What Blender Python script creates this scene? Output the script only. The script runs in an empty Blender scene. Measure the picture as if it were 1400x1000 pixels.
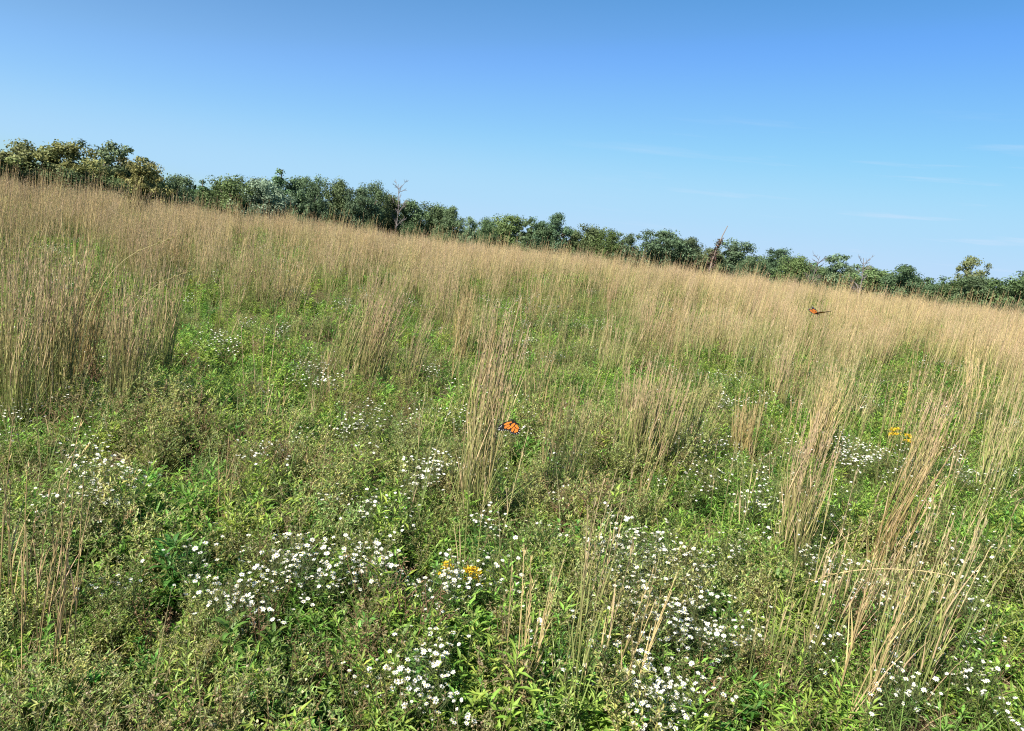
import bpy, math, random
import numpy as np
from mathutils import Vector, Matrix

rng = np.random.default_rng(11)
random.seed(5)
S = bpy.context.scene
C = S.collection
PI = math.pi
R = math.radians

# ------------------------------------------------------------------ terrain and camera
F, CX, CY = 995.0, 700.0, 500.0
PITCH, ROLL, EYE = R(9.4), R(7.1), 1.60

def sst(a, b, x):
    t = np.clip((np.asarray(x, float) - a) / (b - a), 0, 1)
    return t * t * (3 - 2 * t)

def terrain(x, y):
    x = np.asarray(x, float); y = np.asarray(y, float)
    r = np.hypot(x, y)
    z = 0.50 * sst(6, 28, r) - 2.6 * sst(31, 85, r) - 0.9 * sst(90, 400, r)
    z = z + (0.035 * np.sin(1.1 * x + 0.4) * np.cos(0.9 * y) + 0.05 * np.sin(0.31 * x - 0.27 * y + 1.0)) * sst(1.0, 4.0, r)
    z = z + 0.10 * np.sin(0.33 * x + 0.6) * np.cos(0.21 * y + 0.3 * x) * sst(14, 25, r)
    return z

CAM_M = Matrix.Rotation(PI / 2 - PITCH, 4, 'X') @ Matrix.Rotation(ROLL, 4, 'Z')
CAM_M.translation = (0, 0, EYE)
ROT = np.array(CAM_M.to_3x3())

def ray(px, py):
    d = ROT @ np.array([(px - CX) / F, -(py - CY) / F, -1.0])
    return d / np.linalg.norm(d)

def at(px, py, h=0.0):
    """the point of the field (at height h over the soil) seen at a photo pixel"""
    d = ray(px, py)
    t = 0.5; last = t
    while t < 80:
        p = np.array([0, 0, EYE]) + d * t
        if p[2] < terrain(p[0], p[1]) + h:
            lo, hi = last, t
            for _ in range(25):
                m = (lo + hi) / 2
                p = np.array([0, 0, EYE]) + d * m
                if p[2] < terrain(p[0], p[1]) + h: hi = m
                else: lo = m
            return float(p[0]), float(p[1])
        last = t
        t += 0.05 + t * 0.01
    return None

def air(px, py, dist):
    return Vector(np.array([0, 0, EYE]) + ray(px, py) * dist)

def to_px(x, y, z):
    v = ROT.T @ np.stack([np.asarray(x, float), np.asarray(y, float), np.asarray(z, float) - EYE])
    w = np.where(-v[2] > 0.05, -v[2], 0.05)
    return CX + F * v[0] / w, CY - F * v[1] / w, -v[2]

cam = bpy.data.cameras.new('camera')
cam.sensor_width = 36; cam.lens = 36 * F / 1400
cam.clip_start = 0.05; cam.clip_end = 6000
co = bpy.data.objects.new('camera', cam); C.objects.link(co)
co.matrix_world = CAM_M
S.camera = co

# ------------------------------------------------------------------ light
SUN_EL = R(40)
SUN_DIR = Vector((-0.64 * math.cos(SUN_EL), -0.77 * math.cos(SUN_EL), math.sin(SUN_EL)))
sl = bpy.data.lights.new('sun', 'SUN'); sl.energy = 5.0; sl.angle = R(0.53); sl.color = (1.0, 0.95, 0.86)
so = bpy.data.objects.new('sun', sl); C.objects.link(so)
so.rotation_euler = SUN_DIR.to_track_quat('Z', 'Y').to_euler()
W = bpy.data.worlds.new('World'); S.world = W; W.use_nodes = True
nt = W.node_tree; nt.nodes.clear()
sky = nt.nodes.new('ShaderNodeTexSky'); sky.sky_type = 'NISHITA'; sky.sun_disc = False
sky.sun_elevation = SUN_EL
sky.sun_rotation = math.atan2(SUN_DIR.x, SUN_DIR.y)
sky.altitude = 200; sky.air_density = 1.0; sky.dust_density = 0.35; sky.ozone_density = 3.0
bg = nt.nodes.new('ShaderNodeBackground'); bg.inputs['Strength'].default_value = 0.0680
wo = nt.nodes.new('ShaderNodeOutputWorld')
# faint high cirrus low over the right-hand trees
tc = nt.nodes.new('ShaderNodeTexCoord')
mp = nt.nodes.new('ShaderNodeMapping'); mp.inputs['Rotation'].default_value = (0, 0.05, 0.3); mp.inputs['Scale'].default_value = (3.0, 3.0, 46.0)
nz = nt.nodes.new('ShaderNodeTexNoise'); nz.inputs['Scale'].default_value = 1.3; nz.inputs['Detail'].default_value = 5; nz.inputs['Roughness'].default_value = 0.55
rp = nt.nodes.new('ShaderNodeMapRange'); rp.inputs['From Min'].default_value = 0.565; rp.inputs['From Max'].default_value = 0.80; rp.inputs['To Max'].default_value = 1.0
sx = nt.nodes.new('ShaderNodeSeparateXYZ')
mz = nt.nodes.new('ShaderNodeMapRange'); mz.inputs['From Min'].default_value = 0.22; mz.inputs['From Max'].default_value = 0.10
mx = nt.nodes.new('ShaderNodeMapRange'); mx.inputs['From Min'].default_value = 0.0; mx.inputs['From Max'].default_value = 0.45
m1 = nt.nodes.new('ShaderNodeMath'); m1.operation = 'MULTIPLY'
m2 = nt.nodes.new('ShaderNodeMath'); m2.operation = 'MULTIPLY'
mix = nt.nodes.new('ShaderNodeMix'); mix.data_type = 'RGBA'
mix.inputs['B'].default_value = (4.2, 5.0, 6.2, 1)
L = nt.links.new
L(tc.outputs['Generated'], mp.inputs['Vector']); L(mp.outputs[0], nz.inputs['Vector']); L(nz.outputs['Fac'], rp.inputs['Value'])
L(tc.outputs['Generated'], sx.inputs[0]); L(sx.outputs['Z'], mz.inputs['Value']); L(sx.outputs['X'], mx.inputs['Value'])
L(rp.outputs[0], m1.inputs[0]); L(mz.outputs[0], m1.inputs[1]); L(m1.outputs[0], m2.inputs[0]); L(mx.outputs[0], m2.inputs[1])
hv = nt.nodes.new('ShaderNodeHueSaturation'); hv.inputs['Saturation'].default_value = 1.3
tint = nt.nodes.new('ShaderNodeMix'); tint.data_type = 'RGBA'; tint.blend_type = 'MULTIPLY'; tint.inputs['Factor'].default_value = 1; tint.inputs['B'].default_value = (0.86, 0.95, 1.12, 1)
L(sky.outputs[0], tint.inputs['A']); L(tint.outputs['Result'], hv.inputs['Color'])
L(m2.outputs[0], mix.inputs['Factor']); cv = nt.nodes.new('ShaderNodeRGBCurve'); cv.mapping.extend = 'HORIZONTAL'
for ch, pts in enumerate((((0.06, .165), (.20, .29), (.37, .385), (.62, .435), (1, .50)), ((.337, .40), (.5, .55), (.694, .655), (1, .70)), ((.88, .79), (.956, .91), (1, .93)))):
    c_ = cv.mapping.curves[ch]; c_.points[1].location = pts[-1]
    for q_ in pts[:-1]: c_.points.new(*q_)
cv.mapping.update()
g1 = nt.nodes.new('ShaderNodeVectorMath'); g1.operation = 'SCALE'; g1.inputs['Scale'].default_value = 0.153
g2 = nt.nodes.new('ShaderNodeVectorMath'); g2.operation = 'SCALE'; g2.inputs['Scale'].default_value = 1 / 0.153
L(hv.outputs[0], g1.inputs[0]); L(g1.outputs[0], cv.inputs['Color']); L(cv.outputs[0], g2.inputs[0]); L(g2.outputs[0], mix.inputs['A']); L(mix.outputs['Result'], bg.inputs['Color'])
L(bg.outputs[0], wo.inputs[0])

S.view_settings.view_transform = 'Standard'; S.view_settings.look = 'None'
S.view_settings.exposure = 1.22; S.view_settings.gamma = 1
S.render.engine = 'CYCLES'
S.cycles.max_bounces = 5; S.cycles.diffuse_bounces = 3; S.cycles.transmission_bounces = 4; S.cycles.glossy_bounces = 2
S.cycles.use_denoising = False
S.cycles.use_adaptive_sampling = False
S.cycles.filter_width = 1.15
S.cycles.caustics_reflective = False; S.cycles.caustics_refractive = False

# ------------------------------------------------------------------ materials
def plant_mat(name, trans=0.35, rough=0.6, spec=0.25, var=0.18, hue=0.03):
    """vertex colour x object colour, shifted a little from plant to plant; light passes through thin leaves"""
    m = bpy.data.materials.new(name); m.use_nodes = True
    t = m.node_tree; t.nodes.clear(); N = t.nodes.new; K = t.links.new
    at_ = N('ShaderNodeAttribute'); at_.attribute_name = 'Col'
    oi = N('ShaderNodeObjectInfo')
    mu = N('ShaderNodeMix'); mu.data_type = 'RGBA'; mu.blend_type = 'MULTIPLY'; mu.inputs['Factor'].default_value = 1
    K(at_.outputs['Color'], mu.inputs['A']); K(oi.outputs['Color'], mu.inputs['B'])
    hs = N('ShaderNodeHueSaturation')
    a = N('ShaderNodeMapRange'); a.inputs['To Min'].default_value = 0.5 - hue; a.inputs['To Max'].default_value = 0.5 + hue
    b = N('ShaderNodeMapRange'); b.inputs['To Min'].default_value = 1 - var; b.inputs['To Max'].default_value = 1 + var
    mm = N('ShaderNodeMath'); mm.operation = 'MULTIPLY'; mm.inputs[1].default_value = 7.31
    fr = N('ShaderNodeMath'); fr.operation = 'FRACT'
    K(oi.outputs['Random'], a.inputs['Value']); K(oi.outputs['Random'], mm.inputs[0]); K(mm.outputs[0], fr.inputs[0]); K(fr.outputs[0], b.inputs['Value'])
    K(a.outputs[0], hs.inputs['Hue']); K(b.outputs[0], hs.inputs['Value']); K(mu.outputs['Result'], hs.inputs['Color'])
    p = N('ShaderNodeBsdfPrincipled'); p.inputs['Roughness'].default_value = rough; p.inputs['Specular IOR Level'].default_value = spec
    K(hs.outputs[0], p.inputs['Base Color'])
    o = N('ShaderNodeOutputMaterial')
    if trans > 0:
        tr = N('ShaderNodeBsdfTranslucent'); K(hs.outputs[0], tr.inputs['Color'])
        ms = N('ShaderNodeMixShader'); ms.inputs[0].default_value = trans
        K(p.outputs[0], ms.inputs[1]); K(tr.outputs[0], ms.inputs[2]); K(ms.outputs[0], o.inputs[0])
    else:
        K(p.outputs[0], o.inputs[0])
    return m

M_LEAF = plant_mat('leaf', 0.46, 0.5, 0.35, 0.22, 0.025)
M_STRAW = plant_mat('straw', 0.22, 0.55, 0.3, 0.16, 0.012)
M_TREE = plant_mat('tree_leaf', 0.30, 0.6, 0.2, 0.14, 0.015)
M_BARK = plant_mat('bark', 0.0, 0.9, 0.1, 0.12, 0.01)
M_PETAL = plant_mat('petal', 0.25, 0.6, 0.2, 0.05, 0.005)
M_WING = plant_mat('wing', 0.25, 0.5, 0.2, 0.0, 0.0)

def soil_mat():
    m = bpy.data.materials.new('soil'); m.use_nodes = True
    t = m.node_tree; N = t.nodes.new; K = t.links.new
    p = t.nodes['Principled BSDF']; p.inputs['Roughness'].default_value = 0.95; p.inputs['Specular IOR Level'].default_value = 0.1
    g = N('ShaderNodeNewGeometry')
    n1 = N('ShaderNodeTexNoise'); n1.inputs['Scale'].default_value = 0.9; n1.inputs['Detail'].default_value = 8
    n2 = N('ShaderNodeTexNoise'); n2.inputs['Scale'].default_value = 38; n2.inputs['Detail'].default_value = 6
    K(g.outputs['Position'], n1.inputs['Vector']); K(g.outputs['Position'], n2.inputs['Vector'])
    r1 = N('ShaderNodeValToRGB'); e = r1.color_ramp.elements
    e[0].position = 0.35; e[0].color = (0.055, 0.075, 0.022, 1); e[1].position = 0.7; e[1].color = (0.13, 0.10, 0.055, 1)
    r2 = N('ShaderNodeValToRGB'); e = r2.color_ramp.elements
    e[0].position = 0.3; e[0].color = (0.35, 0.35, 0.35, 1); e[1].position = 0.75; e[1].color = (1.5, 1.4, 1.2, 1)
    mu = N('ShaderNodeMix'); mu.data_type = 'RGBA'; mu.blend_type = 'MULTIPLY'; mu.inputs['Factor'].default_value = 1
    K(n1.outputs['Fac'], r1.inputs[0]); K(n2.outputs['Fac'], r2.inputs[0]); K(r1.outputs[0], mu.inputs['A']); K(r2.outputs[0], mu.inputs['B'])
    K(mu.outputs['Result'], p.inputs['Base Color'])
    bp = N('ShaderNodeBump'); bp.inputs['Strength'].default_value = 0.6; bp.inputs['Distance'].default_value = 0.03
    K(n2.outputs['Fac'], bp.inputs['Height']); K(bp.outputs[0], p.inputs['Normal'])
    return m

# ------------------------------------------------------------------ mesh builder
class MB:
    def __init__(s): s.v = []; s.f = []; s.c = []; s.m = []; s.n = 0
    def add(s, v, f, c, mi=0):
        v = np.asarray(v, float); f = np.asarray(f, int); c = np.asarray(c, float)
        if c.ndim == 1: c = np.tile(c, (len(v), 1))
        s.v.append(v); s.f.append(f + s.n); s.c.append(c); s.m.append(np.full(len(f), mi)); s.n += len(v)
    def mesh(s, name, mats):
        me = bpy.data.meshes.new(name)
        v = np.concatenate(s.v); c = np.concatenate(s.c)
        fs = [a for a in s.f]; 
        loops = np.concatenate([a.ravel() for a in fs]); tot = np.concatenate([np.full(len(a), a.shape[1]) for a in fs])
        st = np.concatenate([[0], np.cumsum(tot)[:-1]])
        me.vertices.add(len(v)); me.vertices.foreach_set('co', v.astype(np.float32).ravel())
        me.loops.add(len(loops)); me.loops.foreach_set('vertex_index', loops.astype(np.int32))
        me.polygons.add(len(tot)); me.polygons.foreach_set('loop_start', st.astype(np.int32))
        me.polygons.foreach_set('material_index', np.concatenate(s.m).astype(np.int32))
        me.update(calc_edges=True)
        a = me.color_attributes.new('Col', 'FLOAT_COLOR', 'POINT')
        a.data.foreach_set('color', np.concatenate([np.clip(c, 0, 4), np.ones((len(c), 1))], 1).astype(np.float32).ravel())
        for m in (mats if isinstance(mats, (list, tuple)) else [mats]): me.materials.append(m)
        me.validate()
        return me

def nrm(a):
    a = np.asarray(a, float)
    return a / np.maximum(np.linalg.norm(a, axis=-1, keepdims=True), 1e-9)

def leaves(mb, base, d, up, ln, wd, col, fold=0.25, droop=0.0, mi=0):
    """a batch of folded, pointed leaves: 4 points each"""
    base = np.atleast_2d(base).astype(float); n = len(base)
    d = nrm(np.broadcast_to(d, (n, 3))); up = np.broadcast_to(up, (n, 3))
    ln = np.broadcast_to(np.asarray(ln, float), (n,))[:, None]; wd = np.broadcast_to(np.asarray(wd, float), (n,))[:, None]
    side = nrm(np.cross(d, up) + 1e-6); nn = nrm(np.cross(side, d))
    mid = base + d * ln * 0.45
    a = mid + side * wd * 0.5 + nn * wd * fold; b = mid - side * wd * 0.5 + nn * wd * fold
    tip = base + d * ln - nn * ln * droop
    v = np.stack([base, a, tip, b], 1).reshape(-1, 3)
    k = np.arange(n)[:, None] * 4
    f = np.concatenate([k + np.array([0, 1, 2]), k + np.array([0, 2, 3])])
    col = np.asarray(col, float)
    col = np.repeat(np.broadcast_to(col, (n, 3)), 4, 0)
    mb.add(v, f, col, mi)

def blades(mb, base, d0, bend, ln, wd, c0, c1, seg=3, mi=0):
    """curved tapering grass blades; d0 start direction, bend = vector added along the way"""
    base = np.atleast_2d(base).astype(float); n = len(base)
    d0 = nrm(np.broadcast_to(d0, (n, 3))); bend = np.broadcast_to(bend, (n, 3))
    ln = np.broadcast_to(np.asarray(ln, float), (n,)); wd = np.broadcast_to(np.asarray(wd, float), (n,))
    az = rng.uniform(0, 2 * PI, n); s = np.stack([np.cos(az), np.sin(az), np.zeros(n)], 1)
    side = nrm(np.cross(d0, s)); V = []; Cc = []
    p = base.copy()
    c0 = np.broadcast_to(np.asarray(c0, float), (n, 3)); c1 = np.broadcast_to(np.asarray(c1, float), (n, 3))
    for i in range(seg + 1):
        t = i / seg
        w = (wd * (1 - t ** 1.6) + 0.0006)[:, None] * 0.5
        V += [p - side * w, p + side * w]; c = c0 * (1 - t) + c1 * t; Cc += [c, c]
        dd = nrm(d0 + bend * (t + 0.5 / seg)); p = p + dd * (ln / seg)[:, None]
    v = np.stack(V, 1).reshape(-1, 3); c = np.stack(Cc, 1).reshape(-1, 3)
    m = 2 * (seg + 1); k = np.arange(n)[:, None] * m
    f = np.concatenate([k + np.array([2 * i, 2 * i + 1, 2 * i + 3, 2 * i + 2]) for i in range(seg)])
    mb.add(v, f, c, mi)

def tubes(mb, P, rad, col, sides=3, mi=0):
    """P (n, k, 3) polylines, rad (k,) or (n,k), col (k,3) or (n,k,3): closed-sided tapering stems"""
    P = np.asarray(P, float); n, k, _ = P.shape
    rad = np.broadcast_to(np.asarray(rad, float), (n, k)); col = np.broadcast_to(np.asarray(col, float), (n, k, 3))
    T = nrm(np.gradient(P, axis=1))
    ref = np.array([0.31, 0.95, 0.05]); s = nrm(np.cross(T, ref)); u = np.cross(s, T)
    ring = [P + (s * math.cos(2 * PI * j / sides) + u * math.sin(2 * PI * j / sides)) * rad[..., None] for j in range(sides)]
    v = np.stack(ring, 2).reshape(-1, 3); c = np.repeat(col[:, :, None, :], sides, 2).reshape(-1, 3)
    fs = []
    base = (np.arange(n) * k * sides)[:, None]
    for i in range(k - 1):
        for j in range(sides):
            j2 = (j + 1) % sides
            fs.append(base + np.array([i * sides + j, i * sides + j2, (i + 1) * sides + j2, (i + 1) * sides + j]))
    mb.add(v, np.concatenate(fs), c, mi)

def jit(col, n, a=0.25):
    """n slightly different versions of a colour"""
    col = np.asarray(col, float)
    return col * (1 + rng.uniform(-a, a, (n, 1))) * (1 + rng.uniform(-a * 0.35, a * 0.35, (n, 3)))

def azdir(az, el):
    az = np.asarray(az, float); el = np.asarray(el, float) + 0 * az
    return np.stack([np.cos(az) * np.cos(el), np.sin(az) * np.cos(el), np.sin(el)], -1)

# ------------------------------------------------------------------ plant meshes
G_BRIGHT, G_DARK, G_OLIVE, G_FERN = (0.265, 0.415, 0.066), (0.165, 0.310, 0.055), (0.420, 0.440, 0.140), (0.215, 0.400, 0.085)
G_LIME = (0.33, 0.43, 0.085)
BROWN, STRAW, TAN, RUST = (0.24, 0.165, 0.085), (0.44, 0.335, 0.155), (0.52, 0.37, 0.215), (0.36, 0.185, 0.095)

def stem_set(n, h, spread, k=5, curve=0.15):
    az = rng.uniform(0, 2 * PI, n); sp = spread * np.sqrt(rng.uniform(0.05, 1, n)); hh = h * rng.uniform(0.65, 1.0, n)
    t = np.linspace(0, 1, k)
    out = np.stack([np.cos(az), np.sin(az), np.zeros(n)], 1)
    P = out[:, None, :] * (sp[:, None] * (0.25 * t + 0.75 * t ** 1.5))[..., None]
    P[..., 2] += hh[:, None] * t
    P[..., :2] += rng.normal(0, curve * h * 0.12, (n, 1, 2)) * (t ** 2)[None, :, None]
    return P

def along(P, t):
    """points and tangents on polylines P (n,k,3) at t (n,m) in 0..1"""
    n, k, _ = P.shape
    x = np.clip(t, 0, 0.999) * (k - 1); i = x.astype(int); f = (x - i)[..., None]
    a = np.take_along_axis(P, i[..., None].repeat(3, -1), 1); b = np.take_along_axis(P, (i + 1)[..., None].repeat(3, -1), 1)
    return a * (1 - f) + b * f, nrm(b - a)

def leafy(h, n, m, ll, lw, col, el=0.35, spread=0.12, stemcol=(0.12, 0.16, 0.05), t0=0.15, tipcol=None):
    mb = MB()
    P = stem_set(n, h, spread)
    tubes(mb, P, np.linspace(0.0022, 0.0010, 5), np.array(stemcol))
    t = np.sort(rng.uniform(t0, 1.0, (n, m)), 1); Q, _ = along(P, t); Q = Q.reshape(-1, 3); t = t.ravel()
    az = (np.arange(n * m) * 2.4) + rng.uniform(-0.5, 0.5, n * m)
    d = azdir(az, el + 0.7 * (t - 0.5) + rng.normal(0, 0.25, n * m))
    s = 1.05 - 0.45 * t
    c = jit(col, n * m, 0.3)
    if tipcol is not None: c = c * (1 - t[:, None] ** 2) + np.array(tipcol) * t[:, None] ** 2
    leaves(mb, Q, d, (0, 0, 1), ll * s * rng.uniform(0.7, 1.25, n * m), lw * s, c, 0.22, 0.12)
    return mb

def seedy(h, n, m, col, bud, spread=0.13):
    """fine branching forb with tiny leaves and pale buds"""
    mb = MB()
    P = stem_set(n, h, spread)
    tubes(mb, P, np.linspace(0.0018, 0.0008, 5), np.array((0.17, 0.15, 0.06)))
    b = 7
    tb = rng.uniform(0.3, 0.98, (n, b)); Q, T = along(P, tb); Q = Q.reshape(-1, 3); nb = len(Q)
    d = azdir(rng.uniform(0, 2 * PI, nb), rng.uniform(0.3, 1.1, nb)); L_ = h * rng.uniform(0.10, 0.25, nb)
    B = np.stack([Q, Q + d * L_[:, None] * 0.55, Q + d * L_[:, None] + np.array([0, 0, 0.15]) * L_[:, None]], 1)
    tubes(mb, B, np.array([0.0010, 0.0008, 0.0005]), np.array((0.18, 0.16, 0.06)))
    t = rng.uniform(0.1, 1, (nb, m)); X, _ = along(B, t); X = X.reshape(-1, 3); k = len(X)
    dd = azdir(rng.uniform(0, 2 * PI, k), rng.normal(0.4, 0.5, k))
    isb = rng.random(k) < 0.28
    cc = np.where(isb[:, None], jit(bud, k, 0.25), jit(col, k, 0.3))
    leaves(mb, X, dd, (0, 0, 1), np.where(isb, 0.008, rng.uniform(0.010, 0.022, k)), np.where(isb, 0.007, 0.0045), cc, 0.3)
    t = rng.uniform(0.05, 0.8, (n, 9)); X, _ = along(P, t); X = X.reshape(-1, 3); k = len(X)
    leaves(mb, X, azdir(rng.uniform(0, 2 * PI, k), rng.normal(0.3, 0.3, k)), (0, 0, 1), rng.uniform(0.02, 0.04, k), 0.006, jit(col, k, 0.3), 0.25, 0.1)
    return mb

def tuftlet(n, h, w, c0, c1, flop=0.8, rad=0.05):
    mb = MB()
    az = rng.uniform(0, 2 * PI, n); r_ = rad * np.sqrt(rng.random(n))
    base = np.stack([np.cos(az) * r_, np.sin(az) * r_, np.zeros(n)], 1)
    a2 = az + rng.normal(0, 0.6, n)
    blades(mb, base, azdir(a2, rng.uniform(0.9, 1.45, n)), azdir(a2, -0.4) * rng.uniform(0.2, flop, (n, 1)) , h * rng.uniform(0.5, 1.1, n), w, jit(c0, n), jit(c1, n), 4)
    return mb

def deadweed(h, n):
    mb = MB(); P = stem_set(n, h, 0.14)
    c = jit(BROWN, 1)[0]
    tubes(mb, P, np.linspace(0.0025, 0.0009, 5), c)
    Q, T = along(P, rng.uniform(0.3, 0.95, (n, 6))); Q = Q.reshape(-1, 3); k = len(Q)
    d = azdir(rng.uniform(0, 2 * PI, k), rng.uniform(0.3, 1.0, k)); L_ = h * rng.uniform(0.1, 0.3, k)[:, None]
    B = np.stack([Q, Q + d * L_ * 0.6, Q + (d + [0, 0, 0.4]) * L_], 1)
    tubes(mb, B, np.array([0.0012, 0.0009, 0.0006]), c)
    X, _ = along(B, rng.uniform(0.3, 1, (k, 6))); X = X.reshape(-1, 3); j = len(X)
    leaves(mb, X, azdir(rng.uniform(0, 2 * PI, j), rng.normal(0, 0.6, j)), (0, 0, 1), rng.uniform(0.007, 0.02, j), 0.005, jit((0.32, 0.25, 0.12), j, 0.4), 0.4)
    return mb

def litter(n, r_):
    """fallen straw lying over the soil"""
    mb = MB(); az = rng.uniform(0, 2 * PI, n)
    p = np.stack([rng.uniform(-r_, r_, n), rng.uniform(-r_, r_, n), rng.uniform(0.01, 0.06, n)], 1)
    blades(mb, p, azdir(az, rng.normal(0.05, 0.12, n)), azdir(az + 1, -0.1) * 0.3, rng.uniform(0.08, 0.3, n), 0.004, jit((0.34, 0.26, 0.15), n, 0.4), jit((0.40, 0.31, 0.18), n, 0.4), 3)
    return mb

LEAN = np.array([0.025, 0.0])

def bluestem(n, h, foot, top, cols, plume=1.0, lean=LEAN, leafn=1.0, thick=1.0):
    """parts of a bunch of tall grass: stems, blades, seed heads (three builders)"""
    ms, ml, mp_ = MB(), MB(), MB()
    k = 7; t = np.linspace(0, 1, k)
    az = rng.uniform(0, 2 * PI, n); q = np.sqrt(rng.random(n))
    hh = h * (rng.uniform(0.62, 1.0, n) ** 0.8)
    o = np.stack([np.cos(az), np.sin(az)], 1)
    P = np.zeros((n, k, 3))
    P[..., :2] = o[:, None, :] * (q[:, None] * (foot + (top - foot) * t[None] ** 1.2))[..., None]
    P[..., :2] += (lean[None, None] * h + rng.normal(0, 0.028 * h, (n, 1, 2))) * (t[None, :, None] ** 1.7)
    P[..., 2] = hh[:, None] * t
    lo, mi, hi = [np.array(c) for c in cols]
    ci = np.where(t[:, None] < 0.5, lo + (mi - lo) * (t[:, None] / 0.5), mi + (hi - mi) * ((t[:, None] - 0.5) / 0.5))
    cc = ci[None] * (1 + rng.uniform(-0.38, 0.32, (n, 1, 1)))
    tubes(ms, P, np.linspace(0.0024, 0.0013, k) * thick, cc)
    # sheathing leaves: narrow, rising close to the stems
    m = max(1, int(4 * leafn)); tt = rng.uniform(0.02, 0.62, (n, m)); Q, T = along(P, tt); Q = Q.reshape(-1, 3); T = T.reshape(-1, 3); j = len(Q); tf = tt.ravel()
    a2 = rng.uniform(0, 2 * PI, j)
    d = nrm(T + azdir(a2, 0) * rng.uniform(0.04, 0.22, (j, 1)))
    cl = (lo + (mi - lo) * np.clip(tf * 1.7, 0, 1)[:, None]) * (1 + rng.uniform(-0.3, 0.3, (j, 1)))
    cl[rng.random(j) < 0.25] = np.array(TAN) * 0.9
    blades(ml, Q, d, azdir(a2, -0.3) * rng.uniform(0.0, 0.45, (j, 1)) ** 1.3, h * rng.uniform(0.12, 0.30, j), 0.0042 * thick, cl, cl * 1.05, 4)
    j = int(n * 0.7); a3 = rng.uniform(0, 2 * PI, j); q3 = foot * np.sqrt(rng.random(j)) * 1.15
    cb = jit(lo * 1.15, j, 0.3); cb[rng.random(j) < 0.3] = np.array(TAN) * 0.75
    blades(ml, np.stack([np.cos(a3) * q3, np.sin(a3) * q3, 0 * q3], 1), azdir(a3 + rng.normal(0, 0.7, j), rng.uniform(0.8, 1.4, j)), azdir(a3, -0.4) * rng.uniform(0.2, 0.9, (j, 1)), h * rng.uniform(0.25, 0.52, j), 0.0045 * thick, cb, cb * 1.1, 4)
    # seed heads: short pale spikelets up the last third
    m = int(13 * plume); tt = rng.uniform(0.62, 1.0, (n, m)); Q, T = along(P, tt); Q = Q.reshape(-1, 3); T = T.reshape(-1, 3); j = len(Q)
    d = nrm(T * 1.0 + azdir(rng.uniform(0, 2 * PI, j), 0.0) * rng.uniform(0.06, 0.32, (j, 1)))
    leaves(mp_, Q, d, (0.3, 0.2, 1), rng.uniform(0.022, 0.046, j) * (0.8 + 0.2 * h), 0.0031 * thick, jit(hi * 1.12, j, 0.25), 0.3)
    return ms, ml, mp_

def joined(*mbs):
    o = MB()
    for b in mbs:
        for v, f, c, m in zip(b.v, b.f, b.c, b.m):
            pass
        if b.n:
            off = o.n
            for v, c in zip(b.v, b.c): o.v.append(v); o.c.append(c)
            for f, m in zip(b.f, b.m): o.f.append(f + off); o.m.append(m)
            o.n += b.n
    return o

GREENISH = ((0.17, 0.24, 0.055), (0.29, 0.28, 0.10), (0.41, 0.31, 0.175))
GOLD = ((0.20, 0.24, 0.065), (0.34, 0.285, 0.120), (0.44, 0.32, 0.195))
RUSTY = ((0.26, 0.20, 0.075), (0.33, 0.245, 0.10), (0.385, 0.275, 0.14))
DRY = ((0.37, 0.29, 0.12), (0.43, 0.33, 0.15), (0.46, 0.34, 0.17))
VERDANT = ((0.13, 0.20, 0.045), (0.22, 0.25, 0.08), (0.36, 0.30, 0.14))

# ------------------------------------------------------------------ scene helpers
def tag(o, label=None, cat=None, group=None, kind=None):
    if label: o['label'] = label
    if cat: o['category'] = cat
    if group: o['group'] = group
    if kind: o['kind'] = kind
    return o

def link(name, me, parent=None):
    o = bpy.data.objects.new(name, me); C.objects.link(o)
    if parent is not None: o.parent = parent
    return o

def empty(name, loc=(0, 0, 0)):
    o = bpy.data.objects.new(name, None); C.objects.link(o); o.location = loc; o.empty_display_size = 0.1
    return o

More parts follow.
